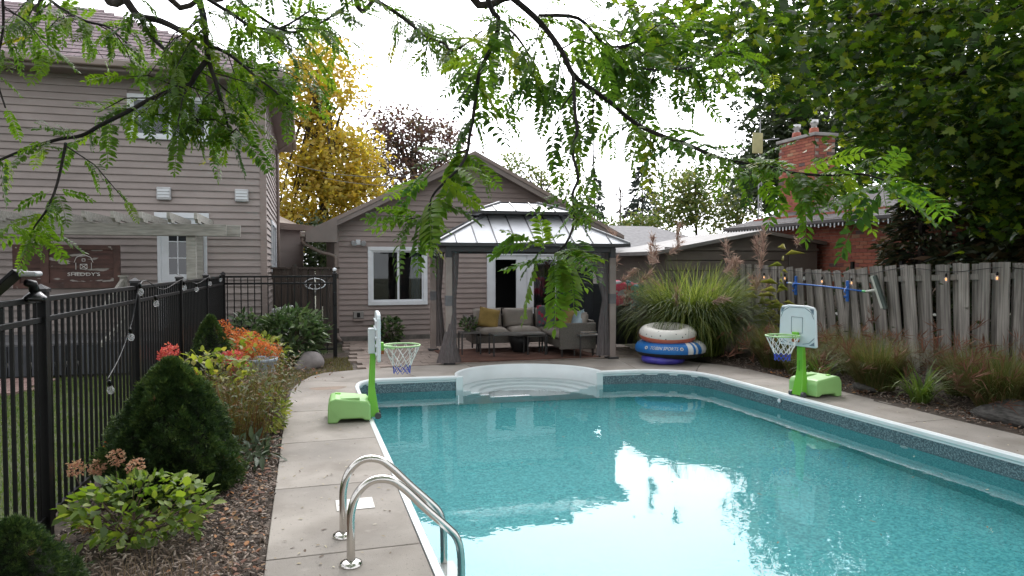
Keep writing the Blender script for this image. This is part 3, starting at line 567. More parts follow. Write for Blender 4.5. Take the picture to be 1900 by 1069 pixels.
# --- pergola, deck, stair rails and sign by the house ---
per = empty('pergola', (-1.9,12.4,0), label='weathered grey-white timber pergola in front of the house door', cat='pergola')
PB = 12.25
W(MB().box(-7.2,-1.22,PB,PB+.045,2.17,2.36), 'beam', m_pergola, per, bevel=.004); W(MB().box(-7.2,-1.02,PB+.2,PB+.245,2.17,2.36), 'beam', m_pergola, per, bevel=.004)
raf = MB().hexa([(-.022,-.42,.05),(.022,-.42,.05),(.022,1.7,0),(-.022,1.7,0),(-.022,-.42,.15),(.022,-.42,.15),(.022,1.7,.15),(-.022,1.7,.15)]).hexa([(-.0219,-.3,-.0),(.0219,-.3,-.0),(.0219,0,-.0),(-.0219,0,-.0),(-.0219,-.35,.06),(.0219,-.35,.06),(.0219,0,.06),(-.0219,0,.06)]).mesh('rafter', m_pergola)
for k in range(14): inst('rafter', raf, per, Vector((-1.62-.385*k,PB+.0,2.362))-per.location)
W(MB().box(-1.83,-1.69,PB+.05,PB+.19,.0,2.36), 'post', m_pergola, per, bevel=.006); W(MB().box(-1.92,-1.79,HY-.22,HY-.09,.5,2.3), 'post', m_pergola, per, bevel=.006); W(MB().box(-5.4,-5.26,PB+.05,PB+.19,.0,2.36), 'post', m_pergola, per, bevel=.006)
hdk = empty('house_deck', (-3.5,13,0), label='low dark timber deck and skirting below the house door', cat='deck')
m_deckw = M('deck_wood', (.1,.1,.105), .8, .3, 4, .3, 30, rnd=.15, stretch=(1,8,8)); m_skirt = M('skirting', (.05,.056,.065), .8, .35, 3, .3, 20, rnd=.25, stretch=(6,6,1))
for k in range(12): W(MB().box(-7,-1.65,PB+.1+k*.145,PB+.24+k*.145,.46,.49), 'deck_board', m_deckw, hdk)
for k in range(34): W(MB().box(-7+k*.157,-6.86+k*.157,PB+.06,PB+.085,.0,.46), 'skirting_board', m_skirt, hdk)
for x0 in (-2.95,-1.68):
    rl = empty('stair_railing', (x0,13,0), label='grey timber stair railing '+('on the sign side of the house door' if x0 < -2 else 'on the downspout side of the house door'), cat='railing', group='stair railings by the house door')
    W(MB().box(x0-.05,x0+.05,13.2,13.3,.4,1.5), 'post', m_pergola, rl, bevel=.005); W(MB().box(x0-.07,x0+.07,13.18,13.32,1.5,1.53), 'post_cap', m_pergola, rl)
    W(MB().beam((x0,13.25,1.45),(x0-.12,12.3,.95),.045,.09), 'handrail', m_pergola, rl); W(MB().beam((x0,13.25,.75),(x0-.12,12.3,.45),.04,.08), 'lower_rail', m_pergola, rl)
sg = empty('sign_board', (-4.02,13.3,1.2), label='old brown door panel sign with white barn emblem and lettering', cat='sign')
m_brown = M('brown_paint', (.065,.028,.022), .6, .4, 5, .4, 30, stretch=(.6,1,3))
mixin(m_brown, noisefac(6, .585, .615, 'Object', (.5,1,2.0)), (.3,.28,.26))
m_brown2 = M('brown_frame', (.075,.034,.026), .6, .4, 5, .3, 30); mixin(m_brown2, noisefac(9, .66, .7, 'Object', (1,1,1)), (.3,.27,.24))
SGY = 13.3; sx0,sx1,sz0,sz1 = (-4.578, 13.3, 1.277)[0],(-3.006, 13.3, 1.325)[0],(-3.007, 13.3, 1.315)[2],(-2.995, 13.3, 2.038)[2]
cxs = sx0+(sx1-sx0)*.33
W(MB().box(sx0,sx1,SGY,SGY+.03,sz0,sz1), 'panel', m_brown, sg)
for b_ in ((sx0,sx1,sz1-.08,sz1),(sx0,sx1,sz0,sz0+.085),(sx0,sx0+.1,sz0+.085,sz1-.08),(sx1-.1,sx1,sz0+.085,sz1-.08),(cxs-.12,cxs,sz0+.085,sz1-.08)): W(MB().box(b_[0],b_[1],SGY-.022,SGY-.0005,b_[2],b_[3]), 'frame_rail', m_brown2, sg, bevel=.004)
W(MB().box(cxs,sx1-.1,SGY-.012,SGY-.0005,(sz0+sz1)/2-.025,(sz0+sz1)/2+.015), 'moulding', m_brown2, sg); W(MB().box(sx0+.1,cxs-.12,SGY-.012,SGY-.0005,(sz0+sz1)/2-.025,(sz0+sz1)/2+.015), 'moulding', m_brown2, sg)
m_letter = M('letter_white', (.66,.65,.63), .7, .2, 9)
def text_mesh(s, size, ext=.002, shear=0):
    c = bpy.data.curves.new('t', 'FONT'); c.body = s; c.size = size; c.extrude = ext; c.align_x = 'CENTER'; c.shear = shear; c.resolution_u = 3
    o = bpy.data.objects.new('t', c); sc.collection.objects.link(o); dg = bpy.context.evaluated_depsgraph_get(); me = bpy.data.meshes.new_from_object(o.evaluated_get(dg)); bpy.data.objects.remove(o); return me
bcx = (cxs+sx1-.1)/2+.03; bz = sz0+.3
me = text_mesh("SHEDDY'S", .1, .002); me.materials.append(m_letter); o = inst('lettering', me, sg, Vector((bcx,SGY-.014,bz-.095))-sg.location, (R(90),0,0), (1.1,.8,1))
bb = MB(); T = .0075
def stroke(b, pts, th=.009):
    for p, q in zip(pts[:-1], pts[1:]): b.beam((bcx+p[0],SGY-.016,bz+p[1]), (bcx+q[0],SGY-.016,bz+q[1]), .004, th, up=(0,1,0)) if False else b.tube([(bcx+p[0],SGY-.016,bz+p[1]),(bcx+q[0],SGY-.016,bz+q[1])], th*.5, 5)
stroke(bb, [(-.14,.13),(-.105,.215),(0,.265),(.105,.215),(.14,.13)]); stroke(bb, [(-.115,.125),(-.115,.01)]); stroke(bb, [(.115,.125),(.115,.01)])
stroke(bb, [(-.05,.02),(-.05,.1),(.05,.1),(.05,.02),(-.05,.02),(.05,.1)]); stroke(bb, [(-.05,.1),(.05,.02)]); stroke(bb, [(-.022,.15),(.022,.15),(.022,.19),(-.022,.19),(-.022,.15)])
W(bb, 'barn_emblem', m_letter, sg)

# --- brown board gate between the two buildings ---
bg_ = empty('board_gate', (.0,14.75,0), label='dark brown board gate between the house and the pool house', cat='gate')
for k in range(9):
    x = -.62+k*.138; W(MB().box(x,x+.118 if k > 2 else x+.136,14.75,14.77,.05,1.62+.0*random.random()), 'board', m_wood_brown, bg_)
W(MB().box(-.64,.66,14.77,14.81,1.42,1.52), 'rail', m_wood_brown, bg_); W(MB().box(-.64,.66,14.77,14.81,.3,.4), 'rail', m_wood_brown, bg_); W(MB().box(-.66,.68,14.72,14.82,1.62,1.66), 'cap_rail', m_wood_brown, bg_)
W(MB().box(-.24,-.14,14.7,14.749,.05,1.7), 'post', m_wood_brown, bg_)
for (x0,z0) in ((.3,.6),(.42,.6)): pass
orn = empty('wall_ornament', (.19,14.66,1.32), label='pale metal scroll ornament hung on the brown board gate', cat='ornament')
m_orn = M('ornament_metal', (.5,.52,.54), .25, .2, 9, metal=.6)
b = MB(); b.tube([(.2*math.cos(a)*1.0,0,.11*math.sin(a)) for a in np.linspace(0,6.283,19)], .014, 6); b.tube([(.11*math.cos(a),-.01,.06*math.sin(a)-.05) for a in np.linspace(0,6.283,15)], .012, 6); b.tube([(0,0,-.24),(.02,-.005,-.1),(-.02,-.005,.02),(0,0,.16)], .012, 6)
b.build('scroll', m_orn, orn, smooth=True); MB().lathe([(.001,-.04),(.04,0),(.001,.04)],10).build('boss', m_orn, orn, smooth=True); d_ = MB().lathe([(.001,-.035),(.035,0),(.001,.035)],10).build('boss', m_orn, orn, smooth=True); d_.location = (-.17,-.02,0)
hb = empty('hose_reel_box', (-.42,14.2,0), label='light grey hose box with sloping lid behind the black fence', cat='hose box')
b = MB(); b.add([(-.16,-.14,.45),(.16,-.14,.45),(.16,.14,.45),(-.16,.14,.45),(-.2,-.18,.86),(.2,-.18,.92),(.2,.18,.92),(-.2,.18,.86)], [(0,3,2,1),(4,5,6,7),(0,1,5,4),(1,2,6,5),(2,3,7,6),(3,0,4,7)]); b.build('lid', M('box_grey',(.33,.34,.34),.5), hb, bevel=.03); MB().lathe([(.1,0),(.09,.2),(.06,.45),(.001,.45)],12).build('stand', M('box_dark',(.1,.1,.1),.6), hb, smooth=True)

# --- neighbour brick house ---
BX = 11.4
bh = empty('brick_house', (BX,10,0), label='red brick neighbour house with dark roof and tall chimney behind the wooden fence', cat='house')
m_mortar = M('mortar', (.36,.3,.26), .9, .15, 12, .4, 60)
m_brick = M('red_brick', (.31,.095,.06), .85, .2, 12, .5, 60, rnd=.0)
N, L = m_brick.node_tree.nodes, m_brick.node_tree.links; oi = N.new('ShaderNodeObjectInfo'); rpb = N.new('ShaderNodeValToRGB'); rpb.color_ramp.interpolation = 'CONSTANT'
cs = [(0,(.32,.1,.065)),(.3,(.36,.12,.075)),(.55,(.28,.085,.06)),(.72,(.38,.15,.09)),(.84,(.4,.24,.15)),(.9,(.13,.09,.085)),(.95,(.22,.08,.07))]
e = rpb.color_ramp.elements
while len(e) < len(cs): e.new(.5)
for i,(p_,c_) in enumerate(cs): e[i].position = p_; e[i].color = (*c_,1)
L.new(oi.outputs['Random'], rpb.inputs[0]); pr = N['Principled BSDF']; src = pr.inputs['Base Color'].links[0].from_socket
for l_ in list(pr.inputs['Base Color'].links): L.remove(l_)
mb_ = N.new('ShaderNodeMix'); mb_.data_type = 'RGBA'; mb_.blend_type = 'OVERLAY'; mb_.inputs[0].default_value = .3; L.new(rpb.outputs[0], mb_.inputs[6]); nzb = N.new('ShaderNodeTexNoise'); nzb.inputs['Scale'].default_value = 14; L.new(nzb.outputs[0], mb_.inputs[7]); L.new(mb_.outputs[2], pr.inputs['Base Color'])
wb = W(MB().box(BX+.012,BX+.25,9.3,16.15,0,2.86), 'wall', m_mortar, bh)
bw_, bh_ = .225, .078
bme = MB().box(0,.025,.005,bw_-.005,.005,bh_-.005).mesh('brick', m_brick); bme2 = MB().box(.005,bw_-.005,0,.02,.005,bh_-.005).mesh('brick', m_brick)
rest = MB(); nb = 0; wl0 = Vector((0,0,0))
for r_ in range(14,36):
    for c_ in range(36):
        y = 8.25+c_*bw_-(r_ % 2)*bw_/2; z = .1+r_*bh_
        vis = (y < 13.1 and z > 1.56 and y > 9.9) or (z > 2.35 and y >= 13.1)
        if vis and nb < 190 and y < 15.8: inst('brick', bme, wb, Vector((BX-.012,y,z))-wl0); nb += 1
        elif y > 9.3 and y+bw_ < 16.2: rest.box(BX-.01,BX+.012,y+.005,y+bw_-.005,z+.005,z+bh_-.005)
tag(W(rest, 'brickwork', m_brick, wb), kind='stuff')
er = [(BX-.42,9.0,2.72),(BX-.42,16.6,2.72),(BX+4,12.6,4.2),(BX+4,11.6,4.2),(BX+8,16.6,2.72),(BX+8,9.0,2.72)]
rb = W(MB().add(er, [(0,3,2,1),(1,2,4),(0,5,3),(2,3,5,4)]), 'roof', M('dark_shingle',(.06,.052,.055),.85,.3,8,.5,40), bh)
W(MB().box(BX-.44,BX-.41,9.0,16.6,2.56,2.715), 'fascia', M('dark_fascia',(.05,.045,.045),.6), bh); W(MB().box(BX-.41,BX+.01,9.0,16.6,2.6,2.62), 'soffit', M('tan_soffit',(.2,.17,.14),.7), bh); W(MB().box(BX-.55,BX-.441,9.0,16.6,2.6,2.7), 'gutter', M('dark_gutter',(.055,.05,.05),.5), bh, bevel=.02)
gl_ = MB()
for k in range(60): gl_.box(BX-.575,BX-.555,9.4+k*.12,9.42+k*.12,2.55-.05*random.random(),2.6)
tag(W(gl_, 'eave_lights', m_white, bh), kind='stuff')
CHX, CY0, CY1 = 12.0, 14.45, 15.8
ch = W(MB().box(CHX+.012,CHX+.6,CY0+.012,CY1,2.6,4.86), 'chimney', m_mortar, rb)
ch0 = Vector((0,0,0)); nb = 0; crest = MB()
for r_ in range(29):
    z = 2.62+r_*bh_
    for c_ in range(6):
        y = CY0+c_*bw_-(0 if r_ % 2 else .11)
        y0 = max(y,CY0+.012); y1 = min(y+bw_,CY1)
        if y1-y0 > .2 and z > 3.1: inst('brick', bme, ch, Vector((CHX-.012,y,z))-ch0); nb += 1
        elif y1-y0 > .04: crest.box(CHX-.01,CHX+.012,y0+.004,y1-.005,z+.005,z+bh_-.005)
    for c_ in range(2 if z > 3.4 else 0): inst('brick', bme2, ch, Vector((CHX+.02+c_*.25+(.1 if r_ % 2 else 0),CY0-.008,z))-ch0)
tag(W(crest, 'brickwork', m_brick, ch), kind='stuff')
W(MB().box(CHX-.06,CHX+.66,CY0-.06,CY1+.06,4.87,4.95), 'chimney_cap', M('cap_concrete',(.3,.29,.28),.9,.15,6,.3,50), rb, bevel=.01)
for yy in (14.85,15.5):
    W(MB().tube([(CHX+.3,yy,4.95),(CHX+.3,yy,5.14)], [.13,.1], 12), 'flue_tile', m_brick, rb, smooth=True); W(MB().lathe([(.07,0),(.07,.08),(.1,.09),(.1,.2),(.001,.22)],14,(CHX+.3,yy,5.14)), 'flue_cap', M('zinc',(.5,.5,.5),.35,metal=.8), rb, smooth=True)
am = empty('antenna_mast', (11.75,16.3,2.75), label='slim grey lattice antenna mast with pale panel beside the brick chimney', cat='antenna')
b = MB(); cs_ = [(0,0),(.09,0),(.045,.08)]
for x,y in cs_: b.tube([(x,y,0),(x,y,1.45)], .012, 5)
for k in range(12): 
    z = k*.12; b.tube([(0,0,z),(.09,0,z+.12)], .006, 4); b.tube([(.09,0,z),(.045,.08,z+.12)], .006, 4)
m_galv = M('galvanised', (.34,.35,.37), .5, .1, 5, metal=.3); b.build('lattice', m_galv, am); MB().tube([(.045,.03,1.3),(.045,.03,2.9)], .016, 6).build('pole', m_galv, am)
MB().box(-.2,.1,-.02,.03,1.95,2.5).build('panel', M('faded_panel',(.42,.4,.2),.6,.1,5), am, bevel=.01); MB().tube([(.05,0,2.3),(.62,0,2.38)], .014, 5).build('arm', m_galv, am)

# --- tan shed and grey-roofed house beyond ---
sh = empty('garden_shed', (9.5,13.3,0), label='taupe panelled resin shed with low gable behind the wooden fence', cat='shed')
m_shed = M('shed_resin', (.135,.115,.1), .6, .08, 3, .1, 40, rnd=.06); SY = 13.3
pk = (9.65,2.44); le = (7.0,1.96); re_ = (11.32,2.2)
W(MB().add([(7.3,SY+.02,0),(11.15,SY+.02,0),(11.15,SY+.02,2.2),(pk[0],SY+.02,pk[1]-.03),(7.3,SY+.02,1.98),(7.3,SY+2.5,0),(11.15,SY+2.5,0),(11.15,SY+2.5,2.2),(pk[0],SY+2.5,pk[1]-.03),(7.3,SY+2.5,1.98)], [(0,1,2,3,4),(1,6,7,2),(5,0,4,9),(5,9,8,7,6)]), 'wall', m_shed, sh)
for k in range(8):
    z = .3+k*.215
    for x0,x1 in ((7.32,8.7),(8.74,10.36)):
        if z < 1.9: W(MB().box(x0,x1,SY-.012,SY+.019,z,z+.19), 'wall_panel', m_shed, sh, bevel=.008)
W(MB().box(10.4,11.15,SY-.01,SY+.019,.1,2.0), 'wall_panel', m_shed, sh, bevel=.008)
W(MB().box(7.3,11.16,SY-.03,SY+.018,2.02,2.08), 'trim_band', m_shed, sh)
vt = W(MB().box(9.43,9.82,SY-.03,SY+.018,2.13,2.3), 'gable_vent', m_shed, sh, bevel=.006)
for k in range(3): W(MB().box(9.46,9.79,SY-.045,SY-.03,2.15+k*.045,2.18+k*.045), 'louvre', m_shed, vt)
m_shroof = M('shed_roof', (.17,.16,.155), .7, .15, 3)
for a_, b_ in ((le,pk),(pk,re_)): W(MB().hexa([(a_[0],SY-.12,a_[1]-.05),(b_[0],SY-.12,b_[1]-.05),(b_[0],SY+2.7,b_[1]-.05),(a_[0],SY+2.7,a_[1]-.05),(a_[0],SY-.12,a_[1]+.03),(b_[0],SY-.12,b_[1]+.03),(b_[0],SY+2.7,b_[1]+.03),(a_[0],SY+2.7,a_[1]+.03)]), 'roof', m_shroof if a_ is le else m_shed, sh, fix=True)
gh = empty('grey_house', (13,26,0), label='distant house with plain grey shingle hip roof behind the tall grass', cat='house')
W(MB().box(9.5,17.5,26,33,0,2.3), 'wall', M('far_wall',(.3,.28,.26),.8), gh)
W(MB().add([(8.9,25.4,2.2),(18.2,25.4,2.2),(18.2,33.6,2.2),(8.9,33.6,2.2),(12.2,29.5,3.5),(15.5,29.5,3.5)], [(0,1,5,4),(1,2,5),(2,3,4,5),(3,0,4)]), 'roof', M('grey_shingle',(.17,.165,.17),.85,.15,6,.4,30), gh)
W(MB().box(8.9,18.2,25.37,25.4,2.05,2.21), 'fascia', m_offwhite, gh)
# overhead wires
m_wire = M('wire', (.06,.06,.06), .7)
def wire(a, b, sag, r_, label):
    a, b = Vector(a), Vector(b); pts = [a.lerp(b,t)+Vector((0,0,-sag*4*t*(1-t))) for t in np.linspace(0,1,14)]
    o = MB().tube([p-a for p in pts], r_, 5).build('overhead_wire', m_wire, loc=a, smooth=True); tag(o, label, 'wire', 'overhead wires')
wire((-0.866, 25.418, 5.335), (3.727, 18.808, 4.242), .35, .012, 'pale overhead wire sagging in front of the yellow tree')
wire((0.633, 24.953, 4.689), (3.162, 18.961, 3.847), .1, .01, 'lower short wire running from the yellow tree to the gable roof')
wire((11.691, 38.494, 8.066), (30.296, 41.307, 6.94), .3, .014, 'upper far wire crossing the sky above the spruce trees')
wire((12.557, 38.165, 5.913), (30.29, 41.286, 6.276), .3, .014, 'lower far wire crossing the sky in front of the spruce trees')
wire((-5.086, 14.252, 2.328), (-2.399, 15.112, 1.891), .04, .006, 'upper thin pale line strung in front of the brown sign')
wire((-5.089, 14.244, 2.066), (-2.399, 15.11, 1.827), .04, .006, 'lower thin pale line strung in front of the brown sign')

# ---------------- gazebo ----------------
gz = empty('gazebo', (2.36,11.84,0), R(-2.5), 'hardtop gazebo with two-tier dark metal roof, taupe posts and tied curtains', 'gazebo')
m_post = M('taupe_post', (.24,.195,.175), .55, .1, 4, .1, 40); m_gm = M('gazebo_metal', (.02,.021,.024), .35, .2, 5)
m_groof = M('gazebo_roof', (.4,.41,.43), .45, .08, 4, metal=.35); GW, GD = 3.0, 2.0; m_hip = M('hip_grey', (.16,.165,.175), .45, .1, 4, metal=.4)
def pb(name, b, mat, par=gz, **k): return b.build(name, mat, par, **k)
posts = [(0,0),(GW,0),(0,GD),(GW,GD)]
for x,y in posts:
    p_ = pb('post', MB().box(x-.058,x+.058,y-.058,y+.058,.02,1.83), m_post, bevel=.008)
    MB().box(x-.0605,x+.0605,y-.0605,y+.0605,1.0,1.18).build('tie_band', M('tie_grey',(.13,.125,.13),.8), p_, bevel=.006)
    MB().box(x-.1,x+.1,y-.1,y+.1,.0,.03).build('foot_plate', m_gm, p_, bevel=.005); MB().box(x-.05,x+.05,y-.05,y+.05,1.83,2.0).build('post_head', m_gm, p_)
for y in (0,GD): pb('beam', MB().box(-.05,GW+.05,y-.04,y+.04,1.93,2.06), m_gm, bevel=.005)
for x in (0,GW): pb('beam', MB().box(x-.04,x+.04,.04,GD-.04,1.93,2.06), m_gm, bevel=.005)
cxg, cyg = GW/2, GD/2; LX, LY, TX, TY = 1.74, 1.24, .72, .36; Z0, Z1 = 2.07, 2.60
def hip_tier(lx, ly, tx, ty, z0, z1, n, nm, mat):
    for side in range(4):
        hw, tw = (lx,tx) if side % 2 == 0 else (ly,ty); hd, td = (ly,ty) if side % 2 == 0 else (lx,tx); k = n if side % 2 == 0 else max(2, round(n*ly/lx)); xs_ = np.linspace(-hw,hw,k+1)
        tt = lambda x: min(1,max(0,(hw-abs(x))/(hw-tw)))
        def P3(x,t,off=0):
            yv = -(hd+(td-hd)*t); z = z0+(z1-z0)*t+off; q = {0:(x,yv),1:(-yv,x),2:(-x,-yv),3:(yv,-x)}[side]; return (cxg+q[0],cyg+q[1],z)
        for a,b in zip(xs_[:-1],xs_[1:]):
            mids = sorted([c for c in (-tw,tw) if a < c < b], reverse=True)
            poly = [(a,0),(b,0)]+[(x,tt(x)) for x in [b]+mids+[a]]; pp = []
            for q in poly:
                if not pp or (abs(q[0]-pp[-1][0])+abs(q[1]-pp[-1][1])) > 1e-4: pp.append(q)
            if abs(pp[0][0]-pp[-1][0])+abs(pp[0][1]-pp[-1][1]) < 1e-4: pp.pop()
            m_ = len(pp)
            if m_ < 3: continue
            bb = MB(); bb.add([P3(x,t) for x,t in pp]+[P3(x,t,.012) for x,t in pp], [tuple(range(m_-1,-1,-1)), tuple(range(m_,2*m_))]+[(i,(i+1)%m_,m_+(i+1)%m_,m_+i) for i in range(m_)])
            o = pb('roof_panel', bb, mat)
            if tt(b) > .02 and b < hw-.01: MB().beam(P3(b,0,.02),P3(b,tt(b),.02),.014,.022).build('seam', m_gm, o)
        MB().beam(P3(hw,0,.02),P3(tw,1,.02),.06,.04).build('hip_cap', m_hip, o)
    e = MB(); e.box(cxg-lx-.01,cxg+lx+.01,cyg-ly-.012,cyg-ly+.0,z0-.045,z0+.012); e.box(cxg-lx-.01,cxg+lx+.01,cyg+ly,cyg+ly+.012,z0-.045,z0+.012); e.box(cxg-lx-.012,cxg-lx,cyg-ly,cyg+ly,z0-.045,z0+.012); e.box(cxg+lx,cxg+lx+.012,cyg-ly,cyg+ly,z0-.045,z0+.012)
    pb(nm, e, m_gm)
hip_tier(LX,LY,TX,TY,Z0,Z1,10,'eave_trim',m_groof)
hip_tier(.93,.57,.37,.01,2.67,2.865,5,'upper_eave_trim',m_groof)
pb('vent_frame', MB().box(cxg-.7,cxg+.7,cyg-.34,cyg+.34,2.59,2.672), m_gm)
pb('ridge_cap', MB().box(cxg-.39,cxg+.39,cyg-.03,cyg+.03,2.868,2.89), m_gm)
m_net = M('curtain_cloth', (.115,.1,.1), .9, .2, 5, .2, 30, stretch=(12,12,1))
N, L = m_net.node_tree.nodes, m_net.node_tree.links; tr = N.new('ShaderNodeBsdfTransparent'); mx = N.new('ShaderNodeMixShader'); mx.inputs[0].default_value = .22; L.new(N['Principled BSDF'].outputs[0], mx.inputs[1]); L.new(tr.outputs[0], mx.inputs[2]); L.new(mx.outputs[0], N['Material Output'].inputs[0])
def curtain(keys, seed):
    b = MB(); n = 44; rows = 26; zs = np.linspace(keys[0][0], keys[-1][0], rows); K = np.array(keys, float)[::-1]
    for z in zs:
        cx_, cy_, hx, hy = [np.interp(z, K[:,0], K[:,i]) for i in range(1,5)]
        for k in range(n):
            a = 2*math.pi*k/n; pl = 1+.16*math.sin(a*11+seed+z*1.5)+.08*math.sin(a*5+z*3+seed*2); b.v.append((cx_+hx*math.cos(a)*pl, cy_+hy*math.sin(a)*pl, z))
    for i in range(rows-1):
        for k in range(n): b.f.append((i*n+k, i*n+(k+1)%n, (i+1)*n+(k+1)%n, (i+1)*n+k))
    pb('curtain', b, m_net, smooth=True)
curtain([(1.98,.12,.03,.06,.05),(1.5,.11,.03,.055,.05),(1.09,.09,.02,.045,.045),(.75,.06,.0,.07,.06),(.35,-.0,-.06,.11,.08),(.04,-.02,-.1,.19,.11)],1)
curtain([(1.98,GW-.26,.04,.17,.04),(1.6,GW-.2,.03,.12,.05),(1.09,GW-.12,.02,.045,.045),(.7,GW-.15,.02,.08,.06),(.06,GW-.17,.0,.12,.08)],2)
curtain([(1.98,.13,GD,.09,.06),(1.09,.1,GD,.05,.05),(.08,.14,GD,.1,.08)],3)
curtain([(1.98,GW-.13,GD,.12,.06),(1.09,GW-.08,GD,.06,.05),(.08,GW-.12,GD,.1,.08)],4)
# ---------------- furniture ----------------
rug = tag(MB().box(2.44,5.25,11.93,13.75,.002,.014).build('rug', M('rug_brown', (.12,.055,.038), .95, .25, 3, .4, 120)), 'reddish brown outdoor rug under the gazebo', 'rug')
m_wick = M('wicker', (.1,.088,.076), .8, .25, 60, .6, 120); m_cush = M('cushion_taupe', (.3,.262,.232), .9, .1, 5, .25, 200); m_leg = M('furniture_leg', (.02,.018,.017), .5)
def cushion(name, size, mat, par=None, loc=(0,0,0), rot=(0,0,0), puff=.35):
    sx, sy, sz = size; n = 10; b = MB(); 
    for s_ in (1,-1):
        for i in range(n+1):
            for j in range(n+1):
                u, v = i/n*2-1, j/n*2-1; e = max(0,(1-abs(u)**3.2)*(1-abs(v)**3.2))**.42; pin = 1-.05*(1-abs(u)**2)*0 ; b.v.append((u*sx/2*(1-.05*(1-v*v)*(abs(u)>.9)), v*sy/2*(1-.05*(1-u*u)*(abs(v)>.9)), s_*sz/2*(puff*.0+e)))
    m_ = n+1
    for i in range(n):
        for j in range(n):
            q = (i*m_+j,(i+1)*m_+j,(i+1)*m_+j+1,i*m_+j+1); b.f.append(q); b.f.append(tuple(m_*m_+k for k in q[::-1]))
    me = b.mesh(name, mat, True); bm = bmesh.new(); bm.from_mesh(me); bmesh.ops.remove_doubles(bm, verts=bm.verts, dist=.0008); bm.to_mesh(me); bm.free()
    o = inst(name, me, par, loc, rot); return o
sf = empty('sectional_sofa', (3.2,13.2,.014), R(-2), 'taupe wicker corner sofa with thick seat cushions under the gazebo', 'sofa')
# local: main bench along x 0..1.95, y 0..0.72 ; return bench x 1.32..1.98, y -1.1..0
b = MB(); b.box(0,1.32,0,.72,.16,.3).box(1.32,1.98,-1.08,.72,.16,.3); b.build('seat_base', m_wick, sf, bevel=.01)
MB().box(0,1.98,.66,.74,.28,.68).build('back_panel', m_wick, sf, bevel=.015); MB().box(1.92,2.0,-1.08,.66,.28,.66).build('back_panel', m_wick, sf, bevel=.015)
MB().add([(-.09,-.02,.16),(0,-.02,.16),(0,.72,.16),(-.09,.72,.16),(-.16,.0,.64),(-.07,.0,.64),(-.07,.74,.68),(-.16,.74,.68)],[(0,3,2,1),(4,5,6,7),(0,1,5,4),(1,2,6,5),(2,3,7,6),(3,0,4,7)]).build('arm', m_wick, sf, bevel=.015)
MB().box(1.30,2.0,-1.17,-1.085,.14,.62).build('arm', m_wick, sf, bevel=.015)
for x,y in ((.03,.04),(.03,.66),(1.9,.66),(1.35,-1.12),(1.95,-1.12),(1.35,-.1)): MB().tube([(x,y,.16),(x,y,0)], [.025,.015], 8).build('leg', m_leg, sf)
for x0,x1,y0,y1 in ((0.01,.66,-.02,.62),(.67,1.31,-.02,.62),(1.33,1.9,-.02,.62),(1.31,1.9,-1.07,-.03)): cushion('seat_cushion',(x1-x0,y1-y0,.17),m_cush,sf,((x0+x1)/2,(y0+y1)/2,.375))
for x0,x1 in ((.02,.62),(.63,1.3),(1.32,1.9)): cushion('back_cushion',(x1-x0,.4,.2),m_cush,sf,((x0+x1)/2,.56,.62),(R(76),0,0))
for y0,y1 in ((-.02,.5),(-1.0,-.3)): cushion('back_cushion',(y1-y0,.38,.2),m_cush,sf,(1.84,(y0+y1)/2,.62),(R(76),0,R(-90)))
SFT = Matrix.Translation(sf.location) @ Matrix.Rotation(R(-2),4,'Z')
def pillow(mat, loc, rot, label, s=.42):
    tag(cushion('throw_pillow',(s,s,.16),mat,None,SFT@Vector(loc),rot), label, 'pillow', 'throw pillows on the corner sofa')
pillow(M('mustard',(.3,.2,.06),.9,.15,6,.3,150), (.3,.34,.63), (R(68),R(12),R(-8)), 'mustard yellow throw pillow leaning at the far arm of the sofa')
m_pat = M('pink_pattern',(.09,.1,.11),.9,.2,5); mixin(m_pat, noisefac(9, .0, .32, 'Object', (1.4,1,1), vor=True), (.36,.03,.06)); 
for n_ in m_pat.node_tree.nodes:
    if n_.type == 'MAP_RANGE': n_.inputs[1].default_value = .42; n_.inputs[2].default_value = .36
pillow(m_pat, (1.5,.22,.66), (R(72),0,R(-14)), 'grey throw pillow with red floral spots in the sofa corner', .46)
pillow(M('gold',(.28,.2,.08),.9,.15,6,.3,150), (1.72,-.42,.65), (R(74),R(20),R(-75)), 'small gold throw pillow on the short side of the sofa', .38)
pillow(M('pale_blue',(.28,.36,.4),.9,.25,9,.3,150), (1.78,-.78,.64), (R(66),R(-22),R(-80)), 'pale blue throw pillow nearest the end arm of the sofa', .36)
def metal_table(name, loc, rz, w_, d_, h_, label, top_mat):
    t = empty(name, loc, rz, label, 'table')
    MB().box(-w_/2,w_/2,-d_/2,d_/2,h_-.03,h_).build('table_top', top_mat, t, bevel=.006)
    for sx in (-1,1):
        for sy in (-1,1): MB().box(sx*(w_/2-.014)-.012,sx*(w_/2-.014)+.012,sy*(d_/2-.014)-.012,sy*(d_/2-.014)+.012,0,h_-.031).build('leg', m_leg, t)
    return t
m_tt = M('table_grey',(.09,.085,.08),.5,.15,5)
metal_table('coffee_table', (3.83,12.62,.014), R(-2), 1.02, .42, .41, 'long low metal coffee table in front of the sofa', m_tt)
metal_table('nesting_table', (4.2,12.66,.014), R(-2), .4, .32, .36, 'smaller nesting table tucked under the coffee table', m_tt)
metal_table('side_table', (3.0,13.02,.014), R(-2), .38, .38, .42, 'small square metal side table holding a leafy plant', m_tt)
metal_table('side_table', (4.98,11.98,.014), R(-2), .4, .36, .42, 'small metal side table with magazines by the front post', m_tt)
mg = empty('magazine_stack', (4.98,11.98,.436), R(8), 'short stack of magazines on the small side table', 'magazines')
